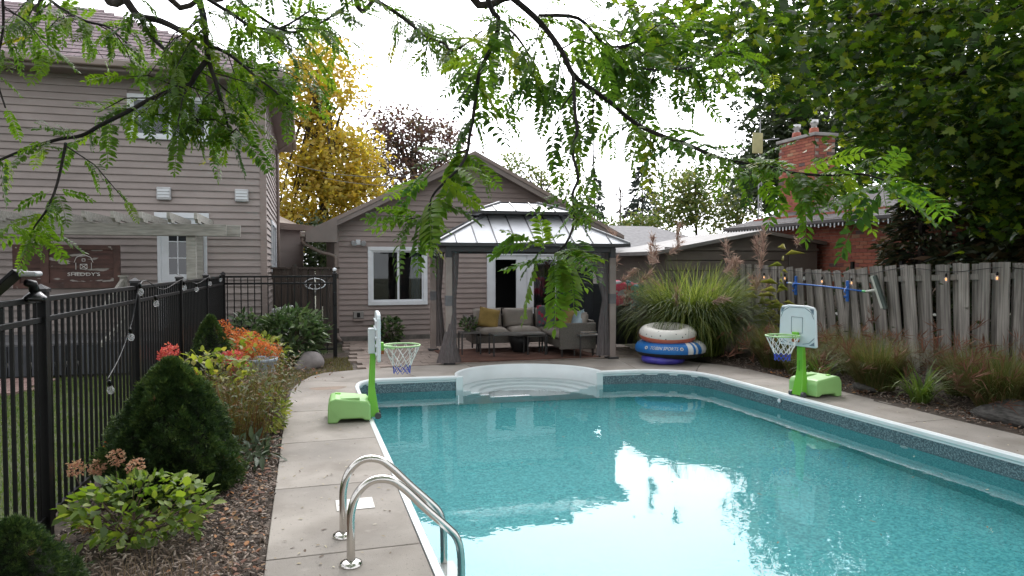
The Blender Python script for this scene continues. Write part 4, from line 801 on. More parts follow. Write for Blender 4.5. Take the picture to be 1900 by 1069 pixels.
for k,c_ in enumerate(((.3,.25,.2),(.12,.14,.16),(.35,.3,.26))): o = MB().box(-.14,.14,-.1,.1,0,.014).build('magazine', M('magazine_%s' % 'abc'[k], c_, .4, .2, 9), mg, loc=(.01*k,0,k*.0145)); o.rotation_euler = (0,0,.15*k)
fp = empty('fire_pot', (4.0,13.02,.014), 0, 'round black pot standing behind the coffee table', 'pot')
MB().lathe([(.001,0),(.12,0),(.15,.02),(.2,.2),(.215,.3),(.2,.31),(.18,.24),(.001,.22)],24).build('pot_body', M('pot_black',(.012,.012,.013),.5), fp, smooth=True); MB().lathe([(.2,.3),(.225,.305),(.225,.325),(.2,.33)],24,closed=True).build('pot_rim', m_leg, fp, smooth=True)
# dark privacy screen and towels
scr = empty('privacy_screen', (5.2,13.4,0), R(-2), 'dark navy panel screen standing behind the gazebo post', 'screen')
m_navy = M('navy_panel',(.012,.015,.022),.55,.2,3,.1,30,rnd=.15)
for k in range(9): MB().box(-.3+k*.2,-.302+k*.2+.198,0,.03,.05,1.6 if k < 4 else 1.28).build('screen_panel', m_navy, scr, bevel=.006)
MB().box(-.32,.498,-.01,.045,1.601,1.64).build('top_rail', m_navy, scr); MB().box(.502,1.52,-.01,.045,1.281,1.32).build('top_rail', m_navy, scr)
def towel(loc, w_, drop, mat, label, seed, rz=0):
    n, m_ = 26, 30; b = MB(); r2 = random.Random(seed)
    for j in range(m_+1):
        t = j/m_
        for i in range(n+1):
            u = i/n-.5; s_ = t*2*drop-drop; gather = 1-.45*abs(s_)/drop*(.6+.4*math.sin(seed+u*5))
            fold = .035*math.sin(u*19+seed+s_*4)+.03*math.sin(u*9-s_*6+seed); yv = -.075+fold if s_ < 0 else .1+fold*.5
            if abs(s_) < .06: yv = .02+(-.09 if s_ < 0 else .08)*abs(s_)/.06+fold*abs(s_)/.06
            b.v.append((u*w_*gather, yv-.06*(s_ < 0)*abs(math.sin(u*4+seed)), -abs(s_)+.03*math.sin(u*8+seed)+(.1*abs(u) if s_ < 0 else 0)))
    for j in range(m_):
        for i in range(n): q = j*(n+1)+i; b.f.append((q,q+1,q+n+2,q+n+1))
    o = b.build('beach_towel', mat, loc=loc, smooth=True); o.rotation_euler = (0,0,rz); s_ = o.modifiers.new('s','SOLIDIFY'); s_.thickness = .018; tag(o, label, 'towel', 'towels hung over the dark screen')
m_pink = M('pink_towel',(.5,.035,.09),.95,.2,4,.5,200); mixin(m_pink, noisefac(5,.5,.53,'Object',(1,1,1.6),2), (.3,.3,.32))
for n_ in m_pink.node_tree.nodes: pass
m_teal = M('teal_towel',(.05,.16,.19),.95,.3,4,.5,200); mixin(m_teal, noisefac(4,.52,.55,'Object',(1,1,2),2), (.36,.05,.09))
towel((6.2,13.36,1.36), .6, .52, m_pink, 'bright pink towel with grey pattern bunched over the screen', 1.3, R(-2)); towel((6.6,13.34,1.35), .4, .6, m_teal, 'teal and pink towel hanging beside the tall grass', 4.1, R(-2))
# pool floats
fx, fy = 6.12, 11.0
m_don = M('donut_top',(.55,.53,.49),.45,.06,4); mixin(m_don, noisefac(15,.0,.2,'Object',(1,1,1),vor=True),(.08,.09,.1))
for n_ in m_don.node_tree.nodes:
    if n_.type == 'MAP_RANGE': n_.inputs[1].default_value = .22; n_.inputs[2].default_value = .17
def torus(Rm, r_, sq=1.0, n=48, m_=18):
    b = MB()
    for i in range(n):
        a = 2*math.pi*i/n
        for k in range(m_): c = 2*math.pi*k/m_; b.v.append(((Rm+r_*math.cos(c))*math.cos(a),(Rm+r_*math.cos(c))*math.sin(a),r_*sq*math.sin(c)))
    for i in range(n):
        for k in range(m_): b.f.append((i*m_+k,((i+1)%n)*m_+k,((i+1)%n)*m_+(k+1)%m_,i*m_+(k+1)%m_))
    return b
d1 = empty('inflatable_ring', (fx-.02,fy,.50), 0, 'white speckled inflatable ring with orange underside on top of the float stack', 'pool float')
b = torus(.34,.155,.85); o = b.build('ring_top', m_don, d1, smooth=True); o.data.materials.append(M('donut_orange',(.5,.12,.07),.45,.08,4))
for p_ in o.data.polygons: p_.material_index = 1 if p_.center.z < .005 else 0
d1.rotation_euler = (R(7),R(-3),0)
d2 = empty('towable_tube', (fx+.05,fy+.03,.24), 0, 'blue round towable tube with white lettering and black base', 'pool float')
m_bl = M('tube_blue',(.015,.2,.55),.45,.12,30); mixin(m_bl, noisefac(60,.0,.3,'Object',vor=True),(.01,.13,.4)); m_tb = M('tube_black',(.012,.012,.013),.6); m_tw = M('tube_white',(.55,.55,.55),.5)
b = torus(.43,.185,.78,72); o = b.build('tube_cover', m_bl, d2, smooth=True); [o.data.materials.append(q) for q in (m_tb,m_tw)]
for p_ in o.data.polygons:
    a = math.degrees(math.atan2(p_.center.y,p_.center.x)); p_.material_index = 1 if p_.center.z < -.03 else (2 if (-88 < a < -80 or -76 < a < -68 or -62 < a < 150) else 0)
def wrap_text(s, size, a0, dz):
    me = text_mesh(s, size, .0015, .25)
    for v in me.vertices:
        x, y, e_ = v.co; c = math.asin(max(-1,min(1,(dz+y)/(.185*.78)))); rr = .43+(.185+.004+e_)*math.cos(c); a = a0+x/.6; v.co = (rr*math.cos(a), rr*math.sin(a), .185*.78*math.sin(c)+.002)
    me.materials.append(m_tw); return inst('lettering', me, d2)
wrap_text('TOBIN SPORTS', .072, R(-130), .025)
for a_ in (-160,-101): 
    bb = torus(.022,.009,1,16,6); o = bb.build('round_mark', m_tw, d2, smooth=True); c = math.asin(.045/.157); rr = .43+.19*math.cos(c); o.location = (rr*math.cos(R(a_)),rr*math.sin(R(a_)),.047); o.rotation_euler = (0,R(70),R(a_))
d3 = tag(torus(.3,.075,.9).build('swim_ring', M('violet_ring',(.06,.05,.35),.35,.25,6), loc=(fx-.14,fy-.06,.07), smooth=True), 'violet inflatable swim ring at the bottom of the float stack', 'pool float')
# ---------------- basketball hoops ----------------
m_lime = M('lime_base',(.27,.5,.17),.45,.07,3,.05,60); m_lime2 = M('lime_pole',(.16,.46,.035),.4,.07,3); m_bbw = M('backboard_white',(.62,.68,.7),.4,.05,3); m_net_w = M('net_white',(.7,.7,.68),.8); m_net_b = M('net_blue',(.05,.08,.42),.8); m_rim = M('rim_green',(.36,.58,.25),.4); m_rust = M('rust',(.35,.1,.02),.8,.4,20)
def hoop(loc, rz, label, tilt=0):
    h = empty('basketball_hoop', loc, rz, label, 'basketball hoop', 'pool basketball hoops')
    b = MB(); yw = .25            # weighted base with an arched foot
    prof = [(-.47,0),(-.36,0),(-.33,.045),(-.08,.045),(-.05,.02),(0.02,.02),(.02,.19),(-.02,.245),(-.38,.285),(-.44,.27),(-.465,.2)]
    n_ = len(prof)
    for y in (-yw,yw):
        for x,z in prof: b.v.append((x,y*(1-.06*(z > .2)),z))
    b.f = [tuple(range(n_)), tuple(range(2*n_-1,n_-1,-1))]+[(i,n_+i,n_+(i+1)%n_,(i+1)%n_) for i in range(n_)]
    b.v = [(x*.93,y*.93,z*.93) for x,y,z in b.v]; bs_ = b.build('base', m_lime, h, bevel=.02, fix=True, seg=3); MB().lathe([(.001,.012),(.028,.012),(.032,.0),(.036,-.01)],14,(-.33,.1,.262)).build('filler_cap', m_lime2, bs_, smooth=True); MB().box(-.3,-.1,-.2,-.05,.225,.2655).build('raised_pad', m_lime, bs_, bevel=.006)
    pl = MB(); pl.add([(-.01,-.085,.02),(.12,-.085,.02),(.12,.085,.02),(-.01,.085,.02),(.0,-.05,.35),(.07,-.05,.35),(.07,.05,.35),(.0,.05,.35),(.03,-.04,.86),(.085,-.04,.86),(.085,.04,.86),(.03,.04,.86)],
        [(0,3,2,1),(0,1,5,4),(1,2,6,5),(2,3,7,6),(3,0,4,7),(4,5,9,8),(5,6,10,9),(6,7,11,10),(7,4,8,11),(8,9,10,11)])
    po = pl.build('pole', m_lime2, h, bevel=.01); MB().box(.066,.0735,-.014,.014,.2,.7).build('pole_groove', M('groove_green',(.1,.33,.02),.5), po)
    for s_ in (-1,1): MB().lathe([(.001,-.02),(.035,-.02),(.035,.02),(.001,.02)],14).build('wheel', M('wheel_grey',(.06,.06,.065),.5), h, loc=(.1,s_*.1,.036)); h.children[-1].rotation_euler = (R(90),0,0)
    MB().box(.0,.075,-.055,.055,.72,1.0).build('bracket', m_bbw, h, bevel=.01)
    pts = [(-.31,.67),(-.30,.8),(-.285,1.12),(-.26,1.165),(-.15,1.185),(.15,1.185),(.26,1.165),(.285,1.12),(.30,.8),(.31,.67),(.29,.655),(-.29,.655)]
    n_ = len(pts); b = MB()
    for x in (.085,.125):
        for y,z in pts: b.v.append((x,y,z))
    b.f = [tuple(range(n_-1,-1,-1)), tuple(range(n_,2*n_))]+[(i,(i+1)%n_,n_+(i+1)%n_,n_+i) for i in range(n_)]
    bd = b.build('backboard', m_bbw, h, bevel=.012, fix=True, seg=3)
    for k in range(5): MB().box(.07,.0845,-.26,.26,.72+k*.09,.735+k*.09).build('rib', m_bbw, bd)
    m_ln = M('line_grey',(.13,.18,.22),.6)
    def ln(pp, r_=.004): MB().tube([(.1265,y,z) for y,z in pp], r_, 5).build('printed_line', m_ln, bd)
    ln([(-.09,.83),(.09,.83),(.09,1.03),(-.09,1.03),(-.09,.83)]); ln([(-.27,1.02),(-.23,1.1),(-.13,1.155),(.13,1.155),(.23,1.1),(.27,1.02)]); ln([(-.28,.78),(-.2,.71),(-.1,.69)]); ln([(.28,.78),(.2,.71),(.1,.69)])
    for s_ in (-1,1): MB().add([(.127,s_*.27,1.145),(.127,s_*.2,1.145),(.127,s_*.265,1.07),(.127,s_*.285,.68),(.127,s_*.2,.68),(.127,s_*.28,.73)],[(0,1,2),(3,4,5)]).build('corner_cutout', m_ln, bd)
    MB().box(.126,.17,-.045,.045,.74,.84).build('rim_mount', m_lime2, h, bevel=.008); MB().box(.126,.1705,-.046,.046,.71,.752).build('rim_mount', m_rust, h)
    rc = Vector((.37,0,.80)); rr = .205
    MB().tube([(rc.x+rr*math.cos(a),rr*math.sin(a),rc.z) for a in np.linspace(0,2*math.pi,33)], .009, 8).build('rim', m_rim, h, smooth=True)
    MB().tube([(.165,.03,.79),(.28,.17,.78)],.007,6).tube([(.165,-.03,.79),(.28,-.17,.78)],.007,6).tube([(.165,.0,.75),(.24,.13,.79)],.006,6).build('rim_brace', m_rim, h)
    na = 10; lv = [(0,.205),(.09,.165),(.17,.125),(.23,.1),(.275,.093)]; nw, nbl = MB(), MB()
    for li in range(4):
        (d0,r0),(d1_,r1) = lv[li],lv[li+1]
        for k in range(na):
            for dr_ in (.5,-.5):
                a0 = (k+(li%2)*.5)*2*math.pi/na; a1 = a0+dr_*2*math.pi/na; p0 = (rc.x+r0*math.cos(a0),r0*math.sin(a0),rc.z-d0); p1 = (rc.x+r1*math.cos(a1),r1*math.sin(a1),rc.z-d1_)
                pm_ = tuple((p0[i]+p1[i])/2*(1 if i == 2 else 1)-(.008 if i == 2 else 0) for i in range(3)); (nbl if li == 3 else nw).tube([p0,pm_,p1],.0042,4,False)
    for k in range(na):
        a0 = k*2*math.pi/na; r1 = .093; nbl.tube([(rc.x+r1*math.cos(a0),r1*math.sin(a0),rc.z-.275),(rc.x+r1*math.cos(a0+.3),r1*math.sin(a0+.3),rc.z-.315),(rc.x+r1*math.cos(a0+.63),r1*math.sin(a0+.63),rc.z-.275)],.0042,4,False)
    nw.build('net', m_net_w, h); nbl.build('net_hem', m_net_b, h)
    return h
hoop((.665,7.9,0), R(-3), 'lime green toy basketball hoop seen side-on at the edge by the flower bed')
hoop((6.2,7.62,0), R(180+8), 'lime green toy basketball hoop facing the pool in front of the wooden fence')
# ---------------- ladder rails ----------------
ld = empty('pool_ladder', (.24,4.25,0), 0, 'bent stainless steel pool ladder rails with white tread', 'ladder')
near = [(0.243, 4.02, 0.006),(0.235, 4.02, 0.18),(0.239, 4.02, 0.303),(0.276, 4.02, 0.408),(0.355, 4.02, 0.472),(0.452, 4.02, 0.469),(0.532, 4.02, 0.415),(0.663, 4.02, 0.28),(0.784, 4.02, 0.162),(0.842, 4.02, 0.094),(0.868, 4.02, 0.007),(0.874, 4.02, -0.146)]
near[0] = (near[1][0], near[0][1], 0.0); near.append((near[-1][0],4.02,-.55)); 
far = [(p[0]-.02, 4.465, p[2]) for p in near]
for pts in (near,far):
    b = MB().tube(spline(pts,5), .0235, 14); W(b, 'rail', m_steel, ld, smooth=True)
    W(MB().lathe([(.026,.03),(.04,.028),(.062,.016),(.066,.002),(.066,0)],24,(pts[0][0],pts[0][1],.001)), 'escutcheon', m_steel, ld, smooth=True)
tx = near[-1][0]
for z in (-.30,-.56): t_ = W(MB().box(tx-.06,tx+.05,4.0,4.49,z-.02,z), 'tread', M('tread_white',(.6,.6,.58),.5,.05,5), ld, bevel=.01); [W(MB().box(tx-.05+k*.02,tx-.04+k*.02,4.05,4.44,z+.0005,z+.003), 'tread_ridge', m_offwhite, t_) for k in range(5)]
lidp = empty('skimmer_lid', (.325,5.04,0), 0, 'square white skimmer lid set in the concrete deck', 'lid')
MB().box(-.13,.13,-.115,.115,.001,.006).build('lid_plate', m_offwhite, lidp, bevel=.003); [MB().lathe([(.001,.008),(.008,.008),(.009,.006)],8).build('screw', m_steel, lidp, loc=(sx*.11,0,0)) for sx in (-1,1)]
# ---------------- black metal fence ----------------
mbf = empty('metal_fence', (-1.5,9,0), 0, 'black metal picket fence running along the flower bed and turning to the pool house', 'fence')
def fline(P0, P1, posts_t, npk_gap=.115, skip_first=False, hp=1.5):
    P0, P1 = Vector(P0), Vector(P1); d = (P1-P0); Ln = d.length; d.normalize(); ang = math.atan2(d.y,d.x)
    for zr in (hp-.01,hp-.135,.13): W(MB().beam(P0+Vector((0,0,zr)),P1+Vector((0,0,zr)),.032,.034), 'rail', m_black, mbf, bevel=.003)
    pk_ = MB().box(-.009,.009,-.009,.009,.05,hp-.028).mesh('picket', m_black); k = 0
    s_ = .07
    while s_ < Ln-.03:
        if all(abs(s_-t*Ln) > .05 for t in posts_t): inst('picket', pk_, mbf, P0+d*s_-mbf.location, (0,0,ang))
        s_ += npk_gap
    for t in posts_t:
        p_ = P0+d*t*Ln; po = W(MB().box(p_.x-.036,p_.x+.036,p_.y-.036,p_.y+.036,-.05,hp+.035), 'post', m_black, mbf, bevel=.003)
        W(MB().add([(p_.x-.043,p_.y-.043,hp+.035),(p_.x+.043,p_.y-.043,hp+.035),(p_.x+.043,p_.y+.043,hp+.035),(p_.x-.043,p_.y+.043,hp+.035),(p_.x-.043,p_.y-.043,hp+.055),(p_.x+.043,p_.y-.043,hp+.055),(p_.x+.043,p_.y+.043,hp+.055),(p_.x-.043,p_.y+.043,hp+.055),(p_.x,p_.y,hp+.085)],[(0,3,2,1),(0,1,5,4),(1,2,6,5),(2,3,7,6),(3,0,4,7),(4,5,8),(5,6,8),(6,7,8),(7,4,8)]), 'post_cap', M('cap_black',(.02,.02,.022),.25), po)
fl0, fl1 = Vector((-1.6,2.6,0)), Vector((-1.41,13.5,0)); py = [4.95,7.25,9.4,11.5,13.5]
fline(fl0, fl1, [(y-2.6)/10.9 for y in py]); fline((-1.41,13.5,0), (.53,13.5,0), [1.0], hp=1.5)
W(MB().lathe([(.02,0),(.035,.01),(.035,.05),(.001,.07)],12,(.53,13.5,1.585)), 'finial', m_white, mbf, smooth=True)
W(MB().box(.5,.56,13.43,13.465,.95,1.2), 'latch', m_black, mbf, bevel=.008)
sol = empty('solar_light', (-1.56,4.62,1.5), 0, 'black solar spotlight with tilted panel on the nearest fence post', 'lamp')
MB().hexa([(-.15,-.1,.0),(.015,-.1,.165),(.015,.1,.165),(-.15,.1,.0),(-.165,-.1,.014),(.0,-.1,.179),(.0,.1,.179),(-.165,.1,.014)]).build('solar_panel', M('solar_black',(.006,.006,.007),.35,spec=.2), sol, bevel=.004)
MB().lathe([(.001,.05),(.03,.045),(.06,.015),(.065,0),(.05,-.01)],14).build('base_dome', M('gloss_black',(.015,.015,.016),.2), sol, smooth=True, loc=(.05,.08,.0)); MB().tube([(.05,.08,.04),(.045,.06,.09),(.02,.03,.1)],[.03,.028,.02],8).build('swivel', m_black, sol, smooth=True); MB().box(.02,.11,-.09,.03,.135,.165).build('lamp_housing', M('lamp_grey',(.3,.3,.31),.35), sol, bevel=.012)
# string lights
m_bulb = bpy.data.materials.new('bulb_glass'); m_bulb.use_nodes = True; N, L = m_bulb.node_tree.nodes, m_bulb.node_tree.links; p_ = N['Principled BSDF']; p_.inputs['Base Color'].default_value = (.8,.8,.82,1); p_.inputs['Roughness'].default_value = .08; tr = N.new('ShaderNodeBsdfTransparent'); mx = N.new('ShaderNodeMixShader'); mx.inputs[0].default_value = .7; L.new(p_.outputs[0],mx.inputs[1]); L.new(tr.outputs[0],mx.inputs[2]); L.new(mx.outputs[0],N['Material Output'].inputs[0])
m_fil = bpy.data.materials.new('warm_filament'); m_fil.use_nodes = True; p_ = m_fil.node_tree.nodes['Principled BSDF']; p_.inputs['Base Color'].default_value = (.9,.5,.2,1); p_.inputs['Emission Color'].default_value = (1,.45,.12,1); p_.inputs['Emission Strength'].default_value = 3
bl_me = MB().lathe([(.001,-.11),(.018,-.105),(.031,-.085),(.033,-.065),(.024,-.035),(.014,-.012),(.013,0)],14).mesh('bulb',m_bulb,True); sk_me = MB().lathe([(.001,.05),(.014,.045),(.018,.03),(.018,-.012),(.001,-.014)],10).mesh('socket',m_black,True); fi_me = MB().lathe([(.001,-.085),(.012,-.075),(.012,-.045),(.001,-.03)],8).mesh('filament',m_fil,True)
def lights(name, cable, bulbs, label, lit, r_=.005):
    s_ = empty(name, cable[0], 0, label, 'string lights'); o = MB().tube([Vector(q)-Vector(cable[0]) for q in spline(cable,5)], r_, 5).build('cable', m_black, s_, smooth=True)
    for k,(p_,tl) in enumerate(bulbs):
        sk = inst('socket', sk_me, s_, Vector(p_)-Vector(cable[0]), tl, (.82,.82,.82)); inst('bulb', bl_me, sk)
        if lit[k]: inst('filament', fi_me, sk)
fxx = lambda y: -1.6+.19*(y-2.6)/10.9
lights('string_lights', [(fxx(13.4)+.05,13.4,1.53),(fxx(11.5)+.05,11.5,1.52),(fxx(10.4)+.05,10.4,1.45),(fxx(9.4)+.05,9.4,1.53),(fxx(8.2)+.05,8.2,1.44),(fxx(7.25)+.06,7.25,1.55),(fxx(6.9)+.05,6.9,1.2),(fxx(6.5)+.05,6.5,.95),(fxx(6.1)+.05,6.1,.8)],
    [((fxx(y)+.07,y,z),(.5,0,0)) for y,z in ((12.6,1.5),(11.4,1.47),(10.2,1.42),(9.3,1.47),(7.75,1.36),(7.12,1.5),(6.75,1.12),(6.1,.77))], 'string of clear bulbs drooping along the black metal fence', [0]*8)
# ---------------- weathered wooden fence ----------------
FX = 9.1; wf = empty('wooden_fence', (FX,9.5,0), 0, 'weathered grey shadowbox wooden fence along the grasses', 'fence')
ztop = lambda y: float(np.interp(y, [4.5,6,7.5,9.3,10.0,10.4,11.5,13.2],[1.73,1.735,1.73,1.69,1.61,1.61,1.67,1.72])); lean = lambda y: float(np.interp(y, [7.4,9.2,9.9,10.6,12,13.2],[0,.10,.13,.10,.03,0]))
pks = [MB().hexa([(-.011,-w_/2,0),(.011,-w_/2,0),(.011,w_/2,0),(-.011,w_/2,0),(-.011,-w_/2,1),(.011,-w_/2,1),(.011,w_/2,1),(-.011,w_/2,1)]).mesh('picket', m_wood_old) for w_ in (.15,.138,.158)]
y = 4.4; k = 0
while y < 13.2:
    for off,dx in ((0,-.034),(.146,.034)):
        yy = y+off+random.uniform(-.01,.01); o = inst('picket', random.choice(pks), wf, Vector((FX+dx,yy,.02))-wf.location, (-1.4*lean(yy)+random.uniform(-.012,.012),random.uniform(-.012,.012),random.uniform(-.04,.04)), (1,1,ztop(yy)-.02+random.uniform(-.015,.015)))
    y += .28
for ya,yb in ((4.3,7.0),(7.0,10.0),(10.0,13.3)):
    for zz in (-.17,-1.42): W(MB().beam((FX,ya,ztop(ya)+zz),(FX,yb,ztop(yb)+zz),.04,.085), 'rail', m_wood_old, wf)
for yy in (7.0,10.05,13.3): W(MB().box(FX-.045,FX+.045,yy-.045,yy+.045,0,ztop(yy)-.03), 'post', m_wood_old, wf)
for yy in (10.1,9.05): W(MB().box(FX+.09,FX+.13,yy-.03,yy+.03,0,1.76), 'metal_post', m_black, wf)
cab = [(FX-.06,y_,z_) for y_,z_ in ((5.9,1.66),(6.6,1.62),(7.2,1.67),(8.0,1.60),(8.8,1.66),(9.6,1.55),(10.2,1.56),(10.9,1.55),(11.6,1.6),(12.4,1.62),(13.0,1.66))]
lights('string_lights', cab, [((FX-.085,y_,z_),(0,0,0)) for y_,z_ in ((6.62,1.565),(7.26,1.57),(8.05,1.54),(9.9,1.44),(10.62,1.45),(11.1,1.50),(11.65,1.49),(12.3,1.5))], 'string of warm glowing bulbs along the top of the wooden fence', [1,1,1,1,1,0,1,1])
pl_ = empty('brush_pole', (FX-.1,10.6,1.35), 0, 'blue telescopic pole with pale brush head hung on the wooden fence', 'pool brush')
m_blue = M('pole_blue',(.03,.14,.5),.35); m_paleg = M('brush_pale',(.45,.47,.42),.6,.1,6)
pa, pc = Vector((8.95, 11.504, 1.356)), Vector((8.95, 9.503, 1.261))
W(MB().tube([pa,pa.lerp(pc,.5)+Vector((0,0,.012)),pc],.014,10), 'pole', m_blue, pl_, smooth=True); W(MB().tube([pa.lerp(pc,.03),pa.lerp(pc,.09)],.024,10), 'clamp', m_paleg, pl_, smooth=True); W(MB().tube([pc-(pc-pa).normalized()*.08,pc],.02,10), 'collar', M('collar_green',(.1,.4,.15),.5), pl_)
h0, h1 = Vector((8.93, 9.36, 1.523)), Vector((8.93, 9.125, 0.996))
W(MB().tube([pc,(h0+h1)/2+Vector((0,.02,.03))],[.018,.03],8), 'handle_neck', m_paleg, pl_, smooth=True); W(MB().beam(h0,h1,.05,.045,up=(1,0,0)), 'brush_back', m_paleg, pl_, bevel=.01); W(MB().beam(h0+Vector((.0,-.06,0)),h1+Vector((.0,-.06,0)),.06,.04,up=(1,0,0)), 'bristles', M('bristle_grey',(.08,.1,.09),.9), pl_)
for a_ in ((8.98, 11.292, 1.33),(8.98, 9.959, 1.272)):
    hk = empty('pole_hook', a_, 0, 'blue plastic pole hook '+('near the free end of the brush pole' if a_[1] > 11 else 'nearest the head of the brush pole'), 'hook', 'blue hooks on the wooden fence')
    MB().box(-.005,.02,-.03,.03,-.2,.16).build('back_plate', m_blue, hk, bevel=.005); MB().tube(spline([(0,0,.05),(-.05,0,.0),(-.06,0,-.03),(-.04,0,-.05)],3),.012,6).build('hook_arm', m_blue, hk); MB().tube(spline([(0,0,-.1),(-.05,0,-.13),(-.06,0,-.1)],3),.012,6).build('hook_arm', m_blue, hk)
# rocks and pot
def rock(name, loc, s_, label, seed, mat, lv=3):
    bm = bmesh.new(); bmesh.ops.create_icosphere(bm, subdivisions=lv, radius=1); r2 = np.random.default_rng(seed); ph = r2.random(9)*6
    for v in bm.verts:
        c = v.co; d = 1+.16*math.sin(c.x*2.3+ph[0])*math.sin(c.y*2.9+ph[1])+.12*math.sin(c.z*3.1+ph[2]+c.x*2)+.06*math.sin(c.x*7+ph[3])*math.sin(c.y*6+ph[4]); v.co = Vector((c.x*s_[0]*d,c.y*s_[1]*d,max(-.3,c.z)*s_[2]*d))
    me = bpy.data.meshes.new(name); bm.to_mesh(me); bm.free(); me.materials.append(mat); me.polygons.foreach_set('use_smooth',[True]*len(me.polygons)); tag(inst(name, me, None, loc), label, 'rock')
rock('boulder', (.03,12.1,.03), (.24,.2,.2), 'smooth grey granite boulder beside the bushy green peony', 3, M('granite',(.21,.19,.185),.85,.25,5,.3,40,rnd=.0))
m_strat = M('layered_rock',(.08,.075,.07),.9,.5,6,.9,30,stretch=(2,2,9)); rock('boulder', (7.42,5.75,.04), (.28,.42,.17), 'dark layered rock lying at the edge of the deck by the reddish grass', 5, m_strat); rock('boulder', (7.3,7.75,.02), (.12,.16,.08), 'small dark rock under the grasses behind the right-hand hoop', 8, m_strat)
pot = empty('planter_pot', (-.62,10.3,0), 0, 'glazed blue-grey streaked planter pot in the flower bed', 'planter')
m_glz = M('blue_glaze',(.16,.2,.25),.2,.3,5,col2=(.36,.41,.45),stretch=(9,9,.8)); MB().lathe([(.001,0),(.15,0),(.19,.1),(.225,.25),(.235,.36),(.25,.37),(.25,.41),(.22,.41),(.21,.36),(.001,.35)],28).build('pot_body', m_glz, pot, smooth=True); MB().lathe([(.001,.372),(.2,.37)],20).build('potting_soil', m_soil, pot)

# ---------------- vegetation ----------------
m_bark = M('bark', (.045,.036,.03), .95, .4, 10, .8, 40, stretch=(3,3,.6)); m_bark_d = M('bark_dark', (.02,.016,.015), .95, .4, 12, .6, 60); m_twig = M('twig', (.07,.045,.03), .9, .3, 8)
def ell(n, c, r, shell=.35):
    d = rng.normal(size=(n,3)); d /= np.linalg.norm(d, axis=1, keepdims=True); t = (shell+(1-shell)*rng.random(n))**.6
    return np.asarray(c)+d*t[:,None]*np.asarray(r), d
def clumpy(lobes, per, sig, minz=None):
    """leaf positions: lobes of clumps, each clump a small cloud -> uneven outline with gaps"""
    P, Dd = [], []
    for c, r, nc in lobes:
        cc, dd = ell(nc, c, r, .25); s = sig*(.6+.8*rng.random(nc))
        for k in range(nc):
            m_ = max(3, int(per*(.5+rng.random()))); q = cc[k]+rng.normal(size=(m_,3))*s[k]*np.array([1,1,.7]); P.append(q); Dd.append(np.repeat(dd[k:k+1], m_, 0))
    return np.concatenate(P), np.concatenate(Dd)
def tree(name, base, label, lobes, per, sig, leaf, size, mat, trunk_r, trunk_top, cat='tree', group=None, tmpl=None, limbs=14, tilt=.9, bark=None):
    t = empty(name, base, 0, label, cat, group); B = Vector(base); tp = Vector(trunk_top); bark = bark or m_bark
    mid = B.lerp(tp,.5)+Vector((random.uniform(-.1,.1),random.uniform(-.1,.1),0))*trunk_r*4
    MB().tube([Vector(q)-B for q in spline([B,mid,tp],5)], [trunk_r*(1-.75*k/10) for k in range(11)], 9).build('trunk', bark, t, smooth=True)
    lb = MB()
    for k in range(limbs):
        c, r, nc = lobes[k % len(lobes)]; d = np.random.default_rng(k+5).normal(size=3); d /= np.linalg.norm(d); e = Vector(np.asarray(c)+d*np.asarray(r)*.75); s_ = B.lerp(tp, random.uniform(.45,.98)); mm = s_.lerp(e,.5)+Vector((0,0,.12*(e-s_).length))
        lb.tube([Vector(q)-B for q in spline([s_,mm,e],4)], [trunk_r*.35*(1-.85*j/8) for j in range(9)], 5, False)
    lb.build('limbs', bark, t, smooth=True)
    P, Dd = clumpy(lobes, per, sig); n = len(P); tv, tf = tmpl or (QUAD_V, QUAD_F)
    o = scatter('crown', tv, tf, P-np.asarray(base), rand_rot(n, tilt), size*(.6+.8*rng.random(n)), mat, t); return t
# --- far trees ---
m_yel = leafmat('yellow_leaf', [(.34,.29,.06),(.46,.38,.07),(.5,.37,.06),(.4,.27,.05),(.28,.28,.07)], .45)
yb = (0.732, 30.039, 1.7)
def dz(px,py,d): return None
tree('autumn_tree', (yb[0],yb[1],0), 'tall golden yellow autumn tree behind the gap between the two houses', [((0.76, 30.29, 9.325),(1.7,1.6,1.6),70),((-0.076, 30.454, 6.873),(1.7,1.6,2.0),90),((1.597, 29.397, 5.688),(1.5,1.4,1.6),80),((0.327, 30.243, 4.197),(1.9,1.6,1.6),90),((-0.624, 29.441, 3.035),(.8,.8,1.4),30),((1.768, 28.794, 4.757),(1.1,1,.9),40)], 42, .38, None, .2, m_yel, .28, (0.593, 30.355, 9.771), group='trees behind the buildings', limbs=26)
m_pur = leafmat('purple_leaf', [(.075,.045,.045),(.12,.06,.055),(.09,.08,.04),(.17,.09,.06)], .3)
tree('maroon_tree', ((5.122, 33.958, 1.7)[0],(5.122, 33.958, 1.7)[1],0), 'maroon-brown leaved tree rising behind the pool house gable', [((4.306, 34.428, 8.418),(1.5,1.4,1.0),34),((5.928, 33.918, 7.503),(1.6,1.5,1.1),44),((3.789, 34.523, 6.719),(1.5,1.4,1.2),44),((5.25, 33.008, 5.556),(2.0,1.6,1.2),60),((7.12, 34.56, 6.059),(1.3,1.2,.9),22)], 40, .36, None, .18, m_pur, .2, (5.05, 34.177, 7.503), group='trees behind the buildings', limbs=26)
m_dkg = leafmat('dark_green', [(.02,.035,.015),(.035,.055,.02),(.05,.07,.025)], .25)
tree('dark_shrub_tree', ((0.163, 24.99, 1.7)[0],(0.163, 24.99, 1.7)[1],0), 'dark green shrubby tree filling the gap behind the brown gate', [((0.167, 25.003, 2.106),(1.3,1,.9),60),((0.64, 25.927, 2.699),(.8,.8,.7),30)], 24, .3, None, .16, m_dkg, .1, (0.17, 25.015, 2.475), limbs=6)
